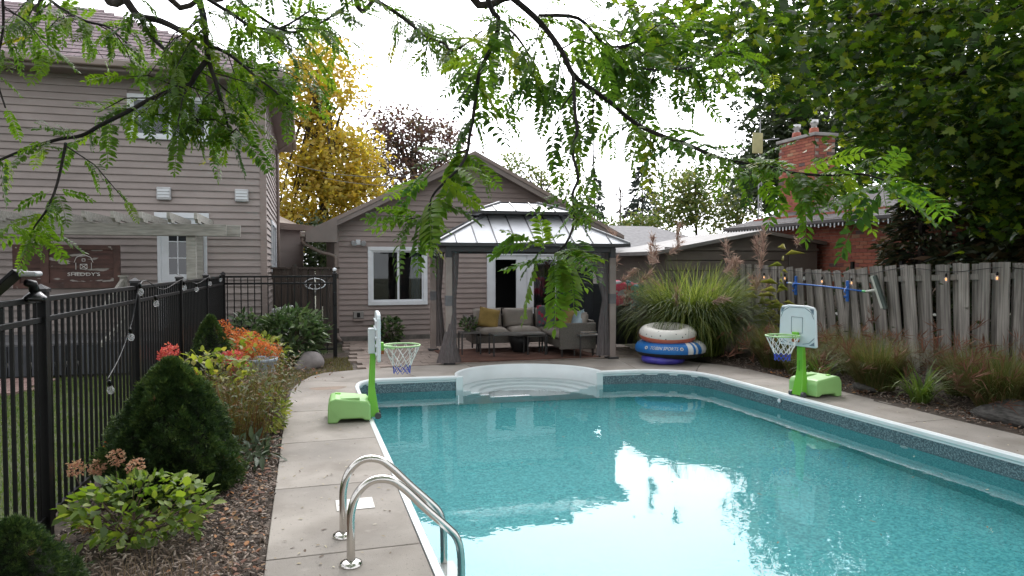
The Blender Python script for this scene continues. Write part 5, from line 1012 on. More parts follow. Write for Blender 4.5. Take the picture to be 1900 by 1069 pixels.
m_grn = leafmat('mid_green', [(.06,.1,.025),(.1,.15,.035),(.16,.19,.05),(.2,.18,.05)], .4)
for px,lab,d_,ls in ((1290,'loose green tree above the grey-roofed house',42,[((1265,360),(2.0,1.5,1.6),45),((1310,350),(2.0,1.5,1.7),50),((1290,395),(2.6,1.5,1.1),50)]),(1365,'smaller green tree between the loose tree and the brick chimney',40,[((1360,390),(1.5,1.3,1.2),40),((1375,360),(1.0,1,1.0),26)]),(1000,'thin pale green treetop peeking over the gazebo side of the gable',46,[((990,320),(2.0,1.5,.8),12),((1040,345),(2.2,1.5,1.0),16),((950,300),(1.2,1,.6),7)]),(1130,'low scrubby green treetop behind the right roof slope',44,[((1130,430),(1.6,1.3,1.0),30),((1210,425),(1.5,1.3,.9),28),((1170,440),(1.5,1.2,.7),22)])):
    LB = {1290:[((21.61, 37.577, 5.898),(2.0,1.5,1.5),42),((23.163, 37.132, 6.285),(1.9,1.5,1.5),46),((22.467, 37.284, 4.735),(2.6,1.5,1.1),50)],1365:[((23.465, 34.905, 4.775),(1.5,1.3,1.2),40),((24.004, 34.777, 5.698),(1.0,1,1.0),26)],1000:[((14.451, 43.927, 7.712),(2.0,1.5,.8),11),((16.14, 43.4, 6.899),(2.2,1.5,1.0),14),((13.1, 44.35, 8.419),(1.2,1,.6),6)],1130:[((18.333, 40.558, 3.73),(1.6,1.3,1.0),30),((20.997, 39.779, 3.966),(1.5,1.3,.9),28),((19.628, 40.164, 3.391),(1.5,1.2,.7),22)]}[px]
    bs = {1290:(22.594, 37.143, 1.7),1365:(23.613, 34.756, 1.7),1000:(14.735, 43.638, 1.7),1130:(19.45, 40.159, 1.7)}[px]; tt_ = {1290:(22.481, 37.333, 6.285),1365:(23.707, 34.856, 5.452),1000:(14.961, 43.779, 7.783),1130:(19.31, 40.283, 4.136)}[px]
    tree('green_tree', (bs[0],bs[1],0), lab, LB, 32, .4, None, .22, m_grn, .14, tt_, group='far green trees', limbs=16)
m_spr = leafmat('spruce_needles', [(.03,.05,.04),(.045,.065,.05),(.06,.075,.06)], .1, .7)
def conifer(base, H_, Rb, label, n=46, droop=.25, group='far spruce trees', name='spruce_tree', seed=0, mat=None, dens=26):
    t = empty(name, base, 0, label, 'tree', group); MB().tube([(0,0,0),(0,0,H_*.5),(0,0,H_)], [H_*.013,H_*.009,.01], 7).build('trunk', m_bark, t); r2 = np.random.default_rng(seed); P, Dv = [], []; lb = MB()
    for k in range(n):
        f = k/n; z = H_*(.16+.83*f); L_ = Rb*(1-f)**.85*(.55+.6*r2.random())+.08
        for j in range(int(3+3*(1-f))):
            a = r2.random()*6.283; m_ = int(dens*L_/Rb)+5; s_ = np.sqrt(r2.random(m_)); d = np.array([math.cos(a),math.sin(a),0]); q = d*(s_*L_)[:,None]; q[:,2] = z-droop*L_*s_*s_+.1*L_*s_; q += r2.normal(size=(m_,3))*.1*L_*np.array([1,1,.45]); P.append(q); Dv.append(np.tile(d+[0,0,-.4],(m_,1))); lb.tube([(0,0,z),tuple(d*L_*.6+np.array([0,0,z-droop*L_*.3])),tuple(d*L_+np.array([0,0,z-droop*L_+.1*L_]))],[.02,.012,.004],3,False)
    lb.build('branches', m_bark_d, t); P = np.concatenate(P); Dv = np.concatenate(Dv)+r2.normal(size=P.shape)*.35
    scatter('crown', [(0,0,0),(.16,.5,0),(0,1,-.1),(-.16,.5,0)], QUAD_F, P, frame_mats(Dv, r2.random(len(P))*6), .5*Rb/2*(.5+.6*r2.random(len(P))), mat or m_spr, t); return t
conifer(((19.815, 46.31, 1.7)[0],(19.815, 46.31, 1.7)[1],0), 8.8, 1.6, 'slim blue-green spruce nearest the gable on the skyline', seed=1)
conifer(((23.984, 47.166, 1.7)[0],(23.984, 47.166, 1.7)[1],0), 9.6, 2.1, 'taller ragged spruce beside the bare trunk on the skyline', seed=2)
for px,lab,b0,h_,sd_ in ((1,'leafless slender tree standing between the two spruces',(19.825, 42.134, 1.7),8.2,4),(2,'faint bare tree behind the gazebo roof ridge',(17.86, 46.888, 1.7),8.6,9)):
    t = empty('bare_tree', (b0[0],b0[1],0), 0, lab, 'tree', 'bare trees on the skyline'); r2 = random.Random(sd_); b = MB(); MB().tube([(0,0,0),(.05,0,h_*.5),(0,0,h_*.8)],[.12,.08,.02],6).build('trunk', M('pale_bark',(.16,.14,.12),.9), t)
    for k in range(26):
        z = h_*r2.uniform(.35,.8); a = r2.uniform(0,6.28); l_ = r2.uniform(.6,1.6); e = (math.cos(a)*l_*.5,math.sin(a)*l_*.5,z+l_*.9); b.tube([(0,0,z),(e[0]*.6,e[1]*.6,z+l_*.4),e],[.03,.02,.006],4,False)
        for q in range(4): a2 = r2.uniform(0,6.28); b.tube([(e[0]*.7,e[1]*.7,z+l_*.6),(e[0]*.7+math.cos(a2)*.35,e[1]*.7+math.sin(a2)*.35,z+l_*.6+.5)],[.01,.004],3,False)
    b.build('branches', m_twig, t)
# --- right-hand evergreens and maple ---
m_cedar = leafmat('cedar_leaf', [(.012,.02,.01),(.025,.035,.012),(.045,.045,.016),(.075,.04,.02)], .15, .7)
tree('linden_tree', ((18.01, 22.848, 1.7)[0],(18.01, 22.848, 1.7)[1],0), 'dense dark tree rising behind the brick chimney', [((17.662, 23.137, 7.139),(1.4,1.4,1.6),90),((17.046, 23.248, 5.063),(1.2,1.3,1.4),90),((18.446, 22.856, 5.686),(1.8,1.5,2.2),130),((18.277, 23.019, 9.007),(1.5,1.4,1.2),60),((19.12, 21.663, 7.137),(2.0,1.6,2.6),120)], 26, .34, None, .2, m_dkg, .3, (18.273, 23.006, 8.592), limbs=18)
for i,(bx,by,h_,r_,lab) in enumerate(((11.6,8.35,8.5,1.5,'tall dark cedar at the near end of the brick house'),(11.3,6.6,8.5,1.7,'dark cedar farthest right beyond the wooden fence'),(12.7,12.4,4.4,.75,'narrow browning cedar hugging the brick wall'))):
    conifer((bx if i < 2 else 10.75,by if i < 2 else 10.15,0), h_ if i < 2 else 4.6, r_, lab, 60 if i < 2 else 60, .3, 'cedars beyond the wooden fence', 'cedar_tree', 11+i, m_cedar, 60 if i < 2 else 46)
tree('background_tree', ((24.659, 24.014, 1.7)[0],(24.659, 24.014, 1.7)[1],0), 'tall dark tree filling the sky behind the brick house roof', [((23.162, 24.647, 7.282),(2.4,2,2.6),110),((24.943, 24.16, 8.435),(2.6,2,3),130),((23.421, 24.712, 11.433),(2.6,2,2.4),100),((25.649, 24.108, 13.048),(3,2,3),120),((26.251, 22.723, 8.21),(2.6,2,3.4),110),((23.013, 24.958, 15.124),(2.6,2,2.2),80)], 30, .42, None, .26, m_dkg, .35, (24.986, 24.305, 13.048), limbs=18)
hd = empty('dark_hedge', (11.5,7.5,0), 0, 'dark shaded hedge behind the near end of the wooden fence', 'hedge'); P, Dd = clumpy([((11.4,7.2,1.2),(1.2,2.0,1.4),160),((11.0,8.8,1.3),(.7,1.2,1.5),90),((9.9,7.5,.6),(.4,2.4,.6),40),((10.0,10.6,.7),(.5,1.6,.7),50)], 26, .25); scatter('foliage', LEAF_V, LEAF_F, P-np.array([11.5,7.5,0]), rand_rot(len(P),.9), .1*(.6+.8*rng.random(len(P))), m_dkg, hd); MB().tube([(0,0,0),(0,.1,1.4)],[.08,.04],6).build('stem', m_bark, hd)
m_fl = leafmat('garden_mix', [(.12,.16,.03),(.2,.22,.04),(.3,.27,.05),(.4,.06,.02)], .4)
MV = [(0,-.02),(.1,.08),(.34,-.02),(.28,.14),(.52,.22),(.40,.32),(.44,.52),(.24,.46),(.20,.58),(.16,.66),(.2,.78),(.07,.76),(0,1.0)]
mo = MV+[(-x,y) for x,y in MV[-2:0:-1]]; MAPLE_V = [(x,y,-.22*x*x-.06*y*y+.03*(i%2)) for i,(x,y) in enumerate(mo)]+[(0,.3,.03)]; MAPLE_F = [(i,(i+1)%len(mo),len(mo)) for i in range(len(mo))]
m_maple = leafmat('maple_leaf', [(.02,.042,.01),(.034,.07,.012),(.052,.1,.014),(.085,.145,.018),(.14,.2,.025),(.2,.23,.03)], .5, .4)
def biased(n, p=1.6): return rng.random(n)**p
mt = empty('maple_tree', (12.0,6.2,0), 0, 'large leafy maple overhanging the wooden fence from the right', 'tree'); MB_ = Vector((12.0,6.2,0))
MB().tube([Vector(q)-MB_ for q in spline([(12,6.2,0),(11.9,6.3,2.2),(11.4,6.6,4.2),(10.8,7,6.5)],5)], [.26*(1-.6*k/15) for k in range(16)], 10).build('trunk', m_bark, mt, smooth=True)
LBm = [((9.4,7.6,5.0),(2.2,2.4,1.9),190),((8.2,7.2,4.0),(1.5,2.0,1.1),120),((10.2,6.6,3.9),(1.9,1.8,1.3),130),((9.3,6.7,3.1),(1.3,1.3,.75),60),((7.6,8.4,4.9),(1.5,1.4,.9),80),((10.0,8.6,3.6),(1.4,1.5,.9),70),((6.6,8.8,5.0),(1.1,1.0,.55),36),((9.9,5.5,3.2),(1.2,.9,.8),60),((8.4,8.4,3.3),(.9,.9,.6),22),((9.9,7.6,2.9),(1.0,1.2,.7),60),((10.6,8.4,3.2),(.8,.9,.9),50),((10.3,5.9,2.7),(1.0,1.0,.6),50),((9.8,7.4,7.4),(2.8,2.8,1.9),150),((8.0,9.4,6.6),(1.8,1.8,1.2),60),((11.5,9.5,5.5),(2,2,2),110),((10.5,5,5.8),(2.2,2,2),110),((4.988, 7.807, 4.623),(.9,.8,.5),26),((4.535, 7.947, 4.792),(.6,.6,.35),12),((5.568, 7.62, 4.149),(.7,.8,.5),20)]
lb = MB()
for (s_,m_,e_) in (((11.6,6.5,3.4),(10,7,4.4),(8.0,7.6,4.2)),((11.4,6.6,4.2),(9.6,8,5.4),(6.8,8.8,5.2)),((11.8,6.3,2.8),(10.6,7.2,3.6),(9.0,7.4,3.5)),((11.3,6.7,4.6),(9.8,6.8,5.2),(8.4,6.2,4.8)),((11.9,6.3,2.4),(10.9,6.0,3.3),(9.6,5.8,3.7)),((11.2,6.8,5),(10,8,5.4),(8.6,9.2,5.0))): lb.tube([Vector(q)-MB_ for q in spline([s_,m_,e_],6)], [.09*(1-.85*k/12) for k in range(13)], 6, False)
lb.build('limbs', m_bark_d, mt, smooth=True)
P, Dd = clumpy(LBm, 20, .25); n = len(P)
scatter('crown', MAPLE_V, MAPLE_F, P-np.array(MB_), euler_mats(rng.normal(.25,.55,n), rng.normal(0,.55,n), rng.random(n)*6.283), .14*(.6+.7*rng.random(n)), m_maple, mt, biased(n,1.5))
# --- ornamental grasses ---
def clump(name, loc, n, Lm, rb, label, mat, width=.008, e0=(1.25,1.55), droop=1.6, seg=7, cat='grass', group=None, az=None, part='blades', rndp=1.0, parent=None, bias=(0,0)):
    t = parent or empty(name, loc, 0, label, cat, group); a = rng.random(n)*6.283; r_ = rb*np.sqrt(rng.random(n)); b = np.stack([np.cos(a)*r_, np.sin(a)*r_, np.zeros(n)],1); az_ = a+rng.normal(0,.7,n); L_ = Lm*(.5+.6*rng.random(n)); el = rng.uniform(e0[0],e0[1],n); dr = droop*(.4+1.0*rng.random(n)); c = b.copy(); V = []
    d2 = np.stack([np.cos(az_)+bias[0],np.sin(az_)+bias[1]],1); d2 /= np.linalg.norm(d2,axis=1,keepdims=True); pp = np.stack([-d2[:,1],d2[:,0],np.zeros(n)],1)
    for k in range(seg+1):
        tt = k/seg; wd = width*(1-tt**2*.9)*(.5+.5*min(1,tt*4)); V += [c+pp*(wd/2), c-pp*(wd/2)]
        ang = el-dr*tt**1.3; st = L_/seg; c = c+np.column_stack([d2*(np.cos(ang)*st)[:,None], np.sin(ang)*st]); c[:,2] = np.maximum(c[:,2],.01)
    V = np.stack(V,1); m_ = V.shape[1]; F0 = np.array([(2*k,2*k+1,2*k+3,2*k+2) for k in range(seg)]); Fc = (F0[None]+(np.arange(n)*m_)[:,None,None]).reshape(-1,4)
    npmesh(part, V.reshape(-1,3), Fc, mat, t, np.repeat(rng.random(n)**rndp, m_)); return t, c, d2
m_misc = leafmat('miscanthus', [(.035,.06,.015),(.06,.095,.02),(.1,.14,.03),(.2,.22,.05)], .35, .5); m_plume = leafmat('plume', [(.28,.17,.14),(.36,.25,.2),(.42,.33,.27)], .35, .8)
ms, tips, _ = clump('silver_grass', (7.15,11.95,0), 4600, 1.95, .5, 'huge arching silver grass clump with pinkish plumes behind the pool floats', m_misc, .017, (1.15,1.56), 2.3, 8)
clump('', None, 2300, 1.85, .6, '', leafmat('upright_blades',[(.14,.2,.04),(.22,.27,.06),(.32,.34,.1)],.4,.5), .013, (1.25,1.57), 1.7, 7, parent=ms, part='upper_blades')
_, tp2, _ = clump('', None, 34, 2.2, .5, '', m_twig, .007, (1.2,1.55), .75, 8, parent=ms, part='stems')
def plumes(parent, tips, ln, per, mat):
    P = np.repeat(tips, per, 0); n = len(P); s_ = rng.random(n)*ln; d = rng.normal(size=(len(tips),3))*.35+np.array([.1,-.1,.5]); d /= np.linalg.norm(d,axis=1,keepdims=True); dd = np.repeat(d,per,0); P = P-dd*ln*.5+dd*s_[:,None]; Dv = dd+rng.normal(size=(n,3))*.38+np.array([0,0,-.15])
    scatter('plumes', [(0,0,0),(.02,.5,0),(0,1,-.1),(-.02,.5,0)], QUAD_F, P, frame_mats(Dv,rng.random(n)*6), .17*(.5+.8*rng.random(n)), mat, parent)
plumes(ms, tp2, .34, 90, m_plume)
m_fount = leafmat('fountain_grass', [(.06,.085,.02),(.095,.115,.03),(.15,.145,.05),(.17,.1,.05)], .3, .7); m_lily = leafmat('daylily', [(.06,.11,.02),(.1,.17,.03),(.17,.22,.05)], .35, .45)
for loc,n,L_,lab in (((7.5,7.75,0),2300,.84,'reddish-tipped grass clump directly behind the lime hoop base'),((7.62,6.05,0),2500,.88,'reddish-tipped grass clump nearest the layered rock'),((7.5,9.9,0),2200,.85,'olive grass clump between the floats and the lime hoop'),((8.2,8.9,0),900,.85,'smaller grass clump close against the leaning fence pickets'),((7.9,5.0,0),1300,.9,'grass clump at the near end of the wooden fence'),((8.3,7.1,0),1300,.8,'olive grass tuft at the fence foot behind the bright daylily'),((8.35,6.2,0),1100,.8,'grass tuft at the fence foot behind the clump nearest the rock'),((7.35,9.05,0),800,.6,'low olive grass tuft just left of the lime hoop pole'),((8.3,9.9,0),1000,.8,'grass tuft under the blue brush pole')):
    t, tp_, _ = clump('fountain_grass', loc, n, L_, .22, lab, m_fount, .009, (1.0,1.5), 1.3, 6, group='grass clumps along the wooden fence'); plumes(t, tp_[::45], .12, 9, leafmat('seed_'+str(int(loc[1]*10)).translate(str.maketrans('0123456789','abcdefghij')),[(.13,.05,.035),(.2,.1,.06)],.2,.8))
for loc,n,L_,lab in (((7.3,6.85,0),130,.62,'bright green strappy daylily between the two reddish grasses'),((7.25,8.55,0),120,.6,'strappy green daylily just behind the lime hoop pole'),((7.35,4.95,0),90,.5,'low strappy daylily beside the layered rock')): clump('daylily', loc, n, L_, .1, lab, m_lily, .02, (.9,1.45), 2.0, 7, cat='plant', group='daylilies in the right-hand bed')
zs, ztp, _ = clump('zebra_grass', (8.3,11.2,0), 4, 1.75, .1, 'lone tall banded grass stalks in front of the wooden fence', m_twig, .012, (1.45,1.57), .25, 6, cat='plant', part='stems'); P = np.concatenate([np.linspace((q[0]*.1,q[1]*.1,.5),q,16) for q in ztp]); n = len(P); aa = rng.random(n)*6.28; scatter('leaves', [(0,0,0),(.032,.4,.16),(0,1,-.25),(-.032,.4,.16)], QUAD_F, P, frame_mats(np.column_stack([np.cos(aa),np.sin(aa),.5*rng.random(n)])), .4*(.5+.6*rng.random(n)), leafmat('zebra_leaf',[(.18,.22,.05),(.3,.3,.07),(.35,.33,.12)],.35,.5), zs)
# --- spruces in the flower bed ---
SPV, SPF = [], []
for k in range(9):
    a = k*2.4; tl = .5+.1*(k%3); dx, dy, dzz = math.cos(a)*.55, .75*tl+.25, math.sin(a)*.55; b0 = len(SPV); SPV += [(0,.12*(k%4),0),(dx*.5+.035,dy*.7,dzz*.5),(dx*.62,dy,dzz*.62)]; SPF.append((b0,b0+1,b0+2))
m_dw = leafmat('dwarf_spruce', [(.013,.026,.01),(.022,.048,.014),(.042,.08,.02),(.085,.13,.03),(.17,.1,.05)], .15, .6)
def dwarf(loc, H_, Rb, n, size, label, seed, group=None):
    t = empty('dwarf_spruce', loc, 0, label, 'shrub', group); r2 = np.random.default_rng(seed); f = r2.random(n)**1.25; a = r2.random(n)*6.283; lump = 1+.10*np.sin(a*3+f*9+seed)+.09*np.sin(a*7-f*14)+.07*np.sin(a*12+f*25)+.05*np.sin(a*21-f*37)
    prof = np.interp(f, [0,.12,.35,.6,.8,.93,1], [.86,1.0,.93,.70,.45,.2,.02])*Rb*lump*(1-.16*r2.random(n)**2); P = np.column_stack([prof*np.cos(a),prof*np.sin(a),f*H_]); Dv = np.column_stack([np.cos(a),np.sin(a),.35+.7*f])+r2.normal(size=(n,3))*.4
    scatter('foliage', SPV, SPF, P, frame_mats(Dv, r2.random(n)*6.28), size*(.6+.8*r2.random(n)), m_dw, t, np.clip(.12+.62*r2.random(n)**1.6+.9*(lump-1)+.15*(f > .8),0,.74)+.26*(r2.random(n) > .99))
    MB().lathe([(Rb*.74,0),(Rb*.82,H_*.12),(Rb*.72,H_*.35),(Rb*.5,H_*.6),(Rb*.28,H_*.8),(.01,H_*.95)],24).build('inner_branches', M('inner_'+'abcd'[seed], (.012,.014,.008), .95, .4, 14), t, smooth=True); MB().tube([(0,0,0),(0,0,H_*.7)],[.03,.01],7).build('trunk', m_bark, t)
dwarf((-.98,5.78,0), .97, .43, 17000, .06, 'large dark conical dwarf spruce beside the fence', 1); dwarf((-1.115, 9.255, 0.325)[:2]+(0,), 1.06, .28, 5000, .055, 'smaller dwarf spruce behind the pink hydrangea heads', 2); dwarf((-1.36,3.86,0), .47, .27, 6500, .042, 'low dark rounded spruce cut off at the near corner', 3)
# --- leafy shrubs and flowers ---
def shrub(name, loc, c, r, n, size, mat, label, nst=10, cat='shrub', tmpl=None, shell=.5, tilt=.6, group=None, stem_mat=None, updir=.5):
    t = empty(name, loc, 0, label, cat, group); P, d = ell(n, c, r, shell); P[:,2] = np.maximum(P[:,2],.03); st = MB()
    for k in range(nst): q = P[k]; st.tube([(rng.normal(0,.04),rng.normal(0,.04),0),(q[0]*.5,q[1]*.5,q[2]*.6),tuple(q)],[.007,.005,.003],5,False)
    st.build('stems', stem_mat or m_twig, t); Dv = d*np.array([1,1,.4])+rng.normal(size=(n,3))*tilt+np.array([0,0,.1]); tv, tf = tmpl or (LEAF_V, LEAF_F)
    scatter('leaves', tv, tf, P, frame_mats(Dv, rng.normal(0,.5,n)), size*(.55+.8*rng.random(n)), mat, t); return t
def heads(parent, pts, r, n, mat, size=.028):
    for p_ in pts:
        P, d = ell(n, (0,0,0), r, .55); o = scatter('flower_head', QUAD_V, QUAD_F, P, rand_rot(n,.9), size*(.6+.7*rng.random(n)), mat, parent); o.location = p_; tag(o, kind='stuff')
        MB().tube([(0,0,-r[2]),(-p_[0]*.25,-p_[1]*.25,-p_[2]*.55)],[.003,.005],4,False).build('flower_stem', m_twig, parent, loc=p_)
m_hyd = leafmat('hydrangea_leaf', [(.09,.13,.02),(.16,.21,.03),(.24,.28,.05),(.3,.26,.06)], .45, .5); m_hp = leafmat('pale_pink_head', [(.36,.18,.12),(.48,.27,.17),(.42,.33,.2)], .3, .7); m_hr = leafmat('red_pink_head', [(.46,.07,.08),(.55,.12,.11),(.58,.2,.12)], .3, .7); m_ho = leafmat('orange_head', [(.48,.11,.045),(.56,.19,.07),(.5,.27,.1)], .3, .7)
m_hyd2 = leafmat('hydrangea_front', [(.05,.09,.016),(.09,.15,.022),(.15,.22,.03),(.22,.26,.05)], .45, .5)
h1 = shrub('hydrangea', (-1.08,4.75,0), (.1,0,.2), (.44,.34,.2), 620, .072, m_hyd2, 'yellow-green panicle hydrangea with faded peach flower heads in the foreground', 22)
o1 = Vector((-1.08,4.75,0)); heads(h1, [Vector(q)-o1 for q in ((-1.241, 5.278, 0.393),(-1.081, 5.073, 0.377),(-1.489, 5.297, 0.338),(-1.408, 5.48, 0.284),(-1.304, 4.869, 0.095))], (.055,.055,.055), 150, m_hp, .022)
h2 = shrub('hydrangea', (-1.0,8.0,0), (.05,.1,.52), (.42,.6,.26), 300, .1, m_hyd, 'taller hydrangea with red-pink flower heads in the middle of the bed', 26)
o2 = Vector((-1.0,8.0,0)); heads(h2, [Vector(q)-o2 for q in ((-1.354, 7.985, 0.802),(-1.407, 8.051, 0.751),(-0.795, 8.754, 0.641),(-0.726, 8.626, 0.554),(-0.781, 8.639, 0.467),(-0.868, 8.774, 0.616))], (.085,.085,.08), 230, m_hr, .03)
h3 = shrub('hydrangea', (-.55,10.3,0), (-.1,.4,.45), (.45,.6,.26), 200, .1, m_hyd, 'hydrangea covered in orange-red flower heads behind the glazed pot', 24)
o3 = Vector((-.55,10.3,0)); heads(h3, [Vector(q)-o3 for q in ((-1.257, 11.814, 0.719),(-1.129, 11.771, 0.575),(-0.972, 11.518, 0.621),(-0.791, 11.254, 0.592),(-0.884, 11.071, 0.517),(-0.679, 10.904, 0.465),(-0.567, 10.767, 0.461),(-0.592, 10.665, 0.333),(-0.508, 10.745, 0.351),(-0.669, 11.007, 0.517),(-0.719, 10.599, 0.347),(-0.793, 10.832, 0.422),(-0.478, 10.948, 0.437))], (.15,.15,.12), 300, m_ho, .036)
pt_ = empty('potted_hydrangea', (-.62,10.3,.37), 0, 'red and orange flower heads growing from the glazed pot', 'flowers'); heads(pt_, [Vector((x,y,z)) for x,y,z in ((-.1,-.05,.16),(.08,-.08,.18),(.0,.08,.2),(.14,.05,.12),(-.14,.1,.1))], (.1,.1,.09), 240, m_ho, .03)
m_peo = leafmat('peony_leaf', [(.03,.06,.02),(.05,.09,.03),(.085,.13,.05),(.13,.18,.07)], .3, .4); PEO_V = [(x*.55,y,z) for x,y,z in LEAF_V]
shrub('peony_bush', (-.22,12.55,0), (0,0,.48), (.56,.5,.46), 1500, .17, m_peo, 'bushy dark green peony in front of the black fence corner', 30, tmpl=(PEO_V,LEAF_F), shell=.45)
shrub('small_shrub', (-.95,12.9,0), (0,0,.5), (.35,.3,.4), 300, .12, m_peo, 'low green plant behind the orange flower heads', 10); shrub('wall_plant', (1.78,15.65,0), (0,0,.28), (.3,.25,.28), 260, .13, m_peo, 'leafy green plant growing against the pool house wall below the window', 10); shrub('table_plant', (2.98,13.0,.435), (0,0,.14), (.16,.15,.12), 120, .07, m_peo, 'small leafy plant standing on the square side table', 6, cat='plant')
shrub('foundation_plant', (-1.05,13.85,0), (0,0,.4), (.4,.15,.35), 200, .12, m_peo, 'green plant between the black fence and the house wall', 8)
m_bro = leafmat('brown_perennial', [(.065,.04,.02),(.11,.07,.028),(.1,.11,.025),(.17,.14,.04),(.16,.05,.025)], .25, .7)
for i,(loc,n,L_,lab) in enumerate((((-.62,6.9,0),430,.72,'fading brown perennials beside the large spruce'),((-.55,7.75,0),420,.75,'rust-coloured perennial stems behind the fading brown clump'),((-.5,8.7,0),360,.6,'low brown perennials next to the glazed pot'))):
    t, tp_, _ = clump('perennial_clump', loc, n, L_, .26, lab, m_bro, .006, (1.2,1.56), .6, 5, cat='plant', group='fading perennials in the flower bed'); k_ = 900; idx = rng.integers(0,len(tp_),k_); f_ = rng.random(k_)[:,None]; P = tp_[idx]*(.3+.7*f_); aa = rng.random(k_)*6.28
    scatter('leaves', PEO_V, LEAF_F, P, frame_mats(np.column_stack([np.cos(aa),np.sin(aa),rng.normal(.1,.5,k_)])), .07*(.5+.8*rng.random(k_)), leafmat('per_leaf_'+'abc'[i],[(.035,.055,.015),(.07,.085,.02),(.1,.08,.025),(.13,.05,.022)],.3,.6), t)
t = shrub('hosta_plant', (-.5,6.35,0), (0,0,.1), (.26,.26,.12), 190, .11, leafmat('grey_green',[(.03,.05,.025),(.055,.08,.04),(.085,.115,.06)],.25,.5), 'low grey-green leafy plant at the deck side of the large spruce', 6, cat='plant', tmpl=(PEO_V,LEAF_F))
shrub('green_perennial', (-.35,7.5,0), (0,.2,.2), (.16,.5,.22), 420, .08, m_hyd, 'green leafy perennials spilling towards the concrete edge', 14, cat='plant', tmpl=(PEO_V,LEAF_F))
m_of = leafmat('orange_flower',[(.65,.12,.01),(.7,.2,.02)],.3,.7)
for loc,lab in (((-1.416, 5.798, 0.365),'single orange flower beside the tip of the fence-side spruce shadow'),((-1.068, 7.581, 0.613),'single orange flower above the fading perennials')):
    t = empty('orange_flower', (loc[0],loc[1],0), 0, lab, 'flower', 'orange flowers'); MB().tube([(0,0,0),(.01,0,loc[2])],.004,5).build('stem', m_twig, t); P, d = ell(22,(0,0,loc[2]),(.02,.02,.015),.4); scatter('petals', LEAF_V, LEAF_F, P, frame_mats(d*np.array([1,1,.5])), np.full(22,.035), m_of, t)
xy = np.column_stack([np.minimum(rng.normal(-.9,.22,240),-.4), rng.normal(4.05,.2,240)]); tag(blades('dry_stalks', xy, .14, leafmat('dry_stalk',[(.16,.11,.07),(.25,.19,.12)],.1,.8), .005, .7, 2), 'cluster of short dry stalks in the mulch near the corner spruce', 'dry stalks', kind='stuff')
# --- honey locust over the camera ---
def locust_leaf(seed):
    r3 = random.Random(seed); V, Fc_ = [], []; NP = r3.choice((10,11,12,13)); dr = r3.uniform(.12,.5); sw = r3.uniform(-.16,.16); zr = lambda y: -dr*y*y; xr = lambda y: sw*y*y
    def leaflet(bx, by, bz, ang, ln, tw):
        wv = ln*r3.uniform(.19,.225); ca, sa = math.cos(ang), math.sin(ang); b0 = len(V); cu = r3.uniform(.02,.35)
        for u, v, z in ((0,0,0),(.3,.85,.03),(.65,.9,.02),(1,0,-.1),(.65,-.9,.02),(.3,-.85,.03)):
            xx, yy = u*ln, v*wv; V.append((bx+xx*ca-yy*sa, by+xx*sa+yy*ca, bz+z*ln-cu*u*u*ln+v*wv*tw))
        Fc_.extend([(b0,b0+1,b0+5),(b0+1,b0+2,b0+4),(b0+1,b0+4,b0+5),(b0+2,b0+3,b0+4)])
    for k in range(NP):
        y = .15+.82*k/(NP-1)+r3.uniform(-.015,.015); ln = (.14+1.15/NP)*(1-.7*abs(y-.5)**1.5)*(.75 if k == NP-1 else 1)
        for a_ in (R(30),R(150)):
            if r3.random() < .96: leaflet(xr(y),y+r3.uniform(-.02,.02),zr(y),a_+r3.uniform(-.12,.12),ln*r3.uniform(.88,1.08),r3.uniform(-.22,.22))
    leaflet(xr(1),1.0,zr(1),R(90),.16,0)
    for k in range(5):
        y0, y1 = k/5, (k+1)/5; b0 = len(V); V += [(xr(y0)-.008,y0,zr(y0)),(xr(y0)+.008,y0,zr(y0)),(xr(y1)+.006,y1,zr(y1)),(xr(y1)-.006,y1,zr(y1))]; Fc_ += [(b0,b0+1,b0+2),(b0,b0+2,b0+3)]
    return V, Fc_
m_loc = leafmat('locust_leaflet', [(.035,.075,.015),(.062,.12,.018),(.1,.175,.022),(.155,.225,.03),(.28,.26,.04)], .58, .42)
loc_t = empty('locust_tree', (-.5,-1.7,0), 0, 'honey locust with dark branches and feathery leaves hanging overhead', 'tree'); LO = Vector(loc_t.location)
fork = Vector((-.45,-1.5,3.3)); MB().tube([Vector(q)-LO for q in spline([(-.5,-1.7,-.1),(-.55,-1.65,1.5),fork,(-.3,-1.0,4.6),(0,-.6,6.0)],5)], [.19*(1-.6*k/20) for k in range(21)], 10).build('trunk', m_bark, loc_t, smooth=True)
def px2(pts): return [Vector(p) for p in pts]
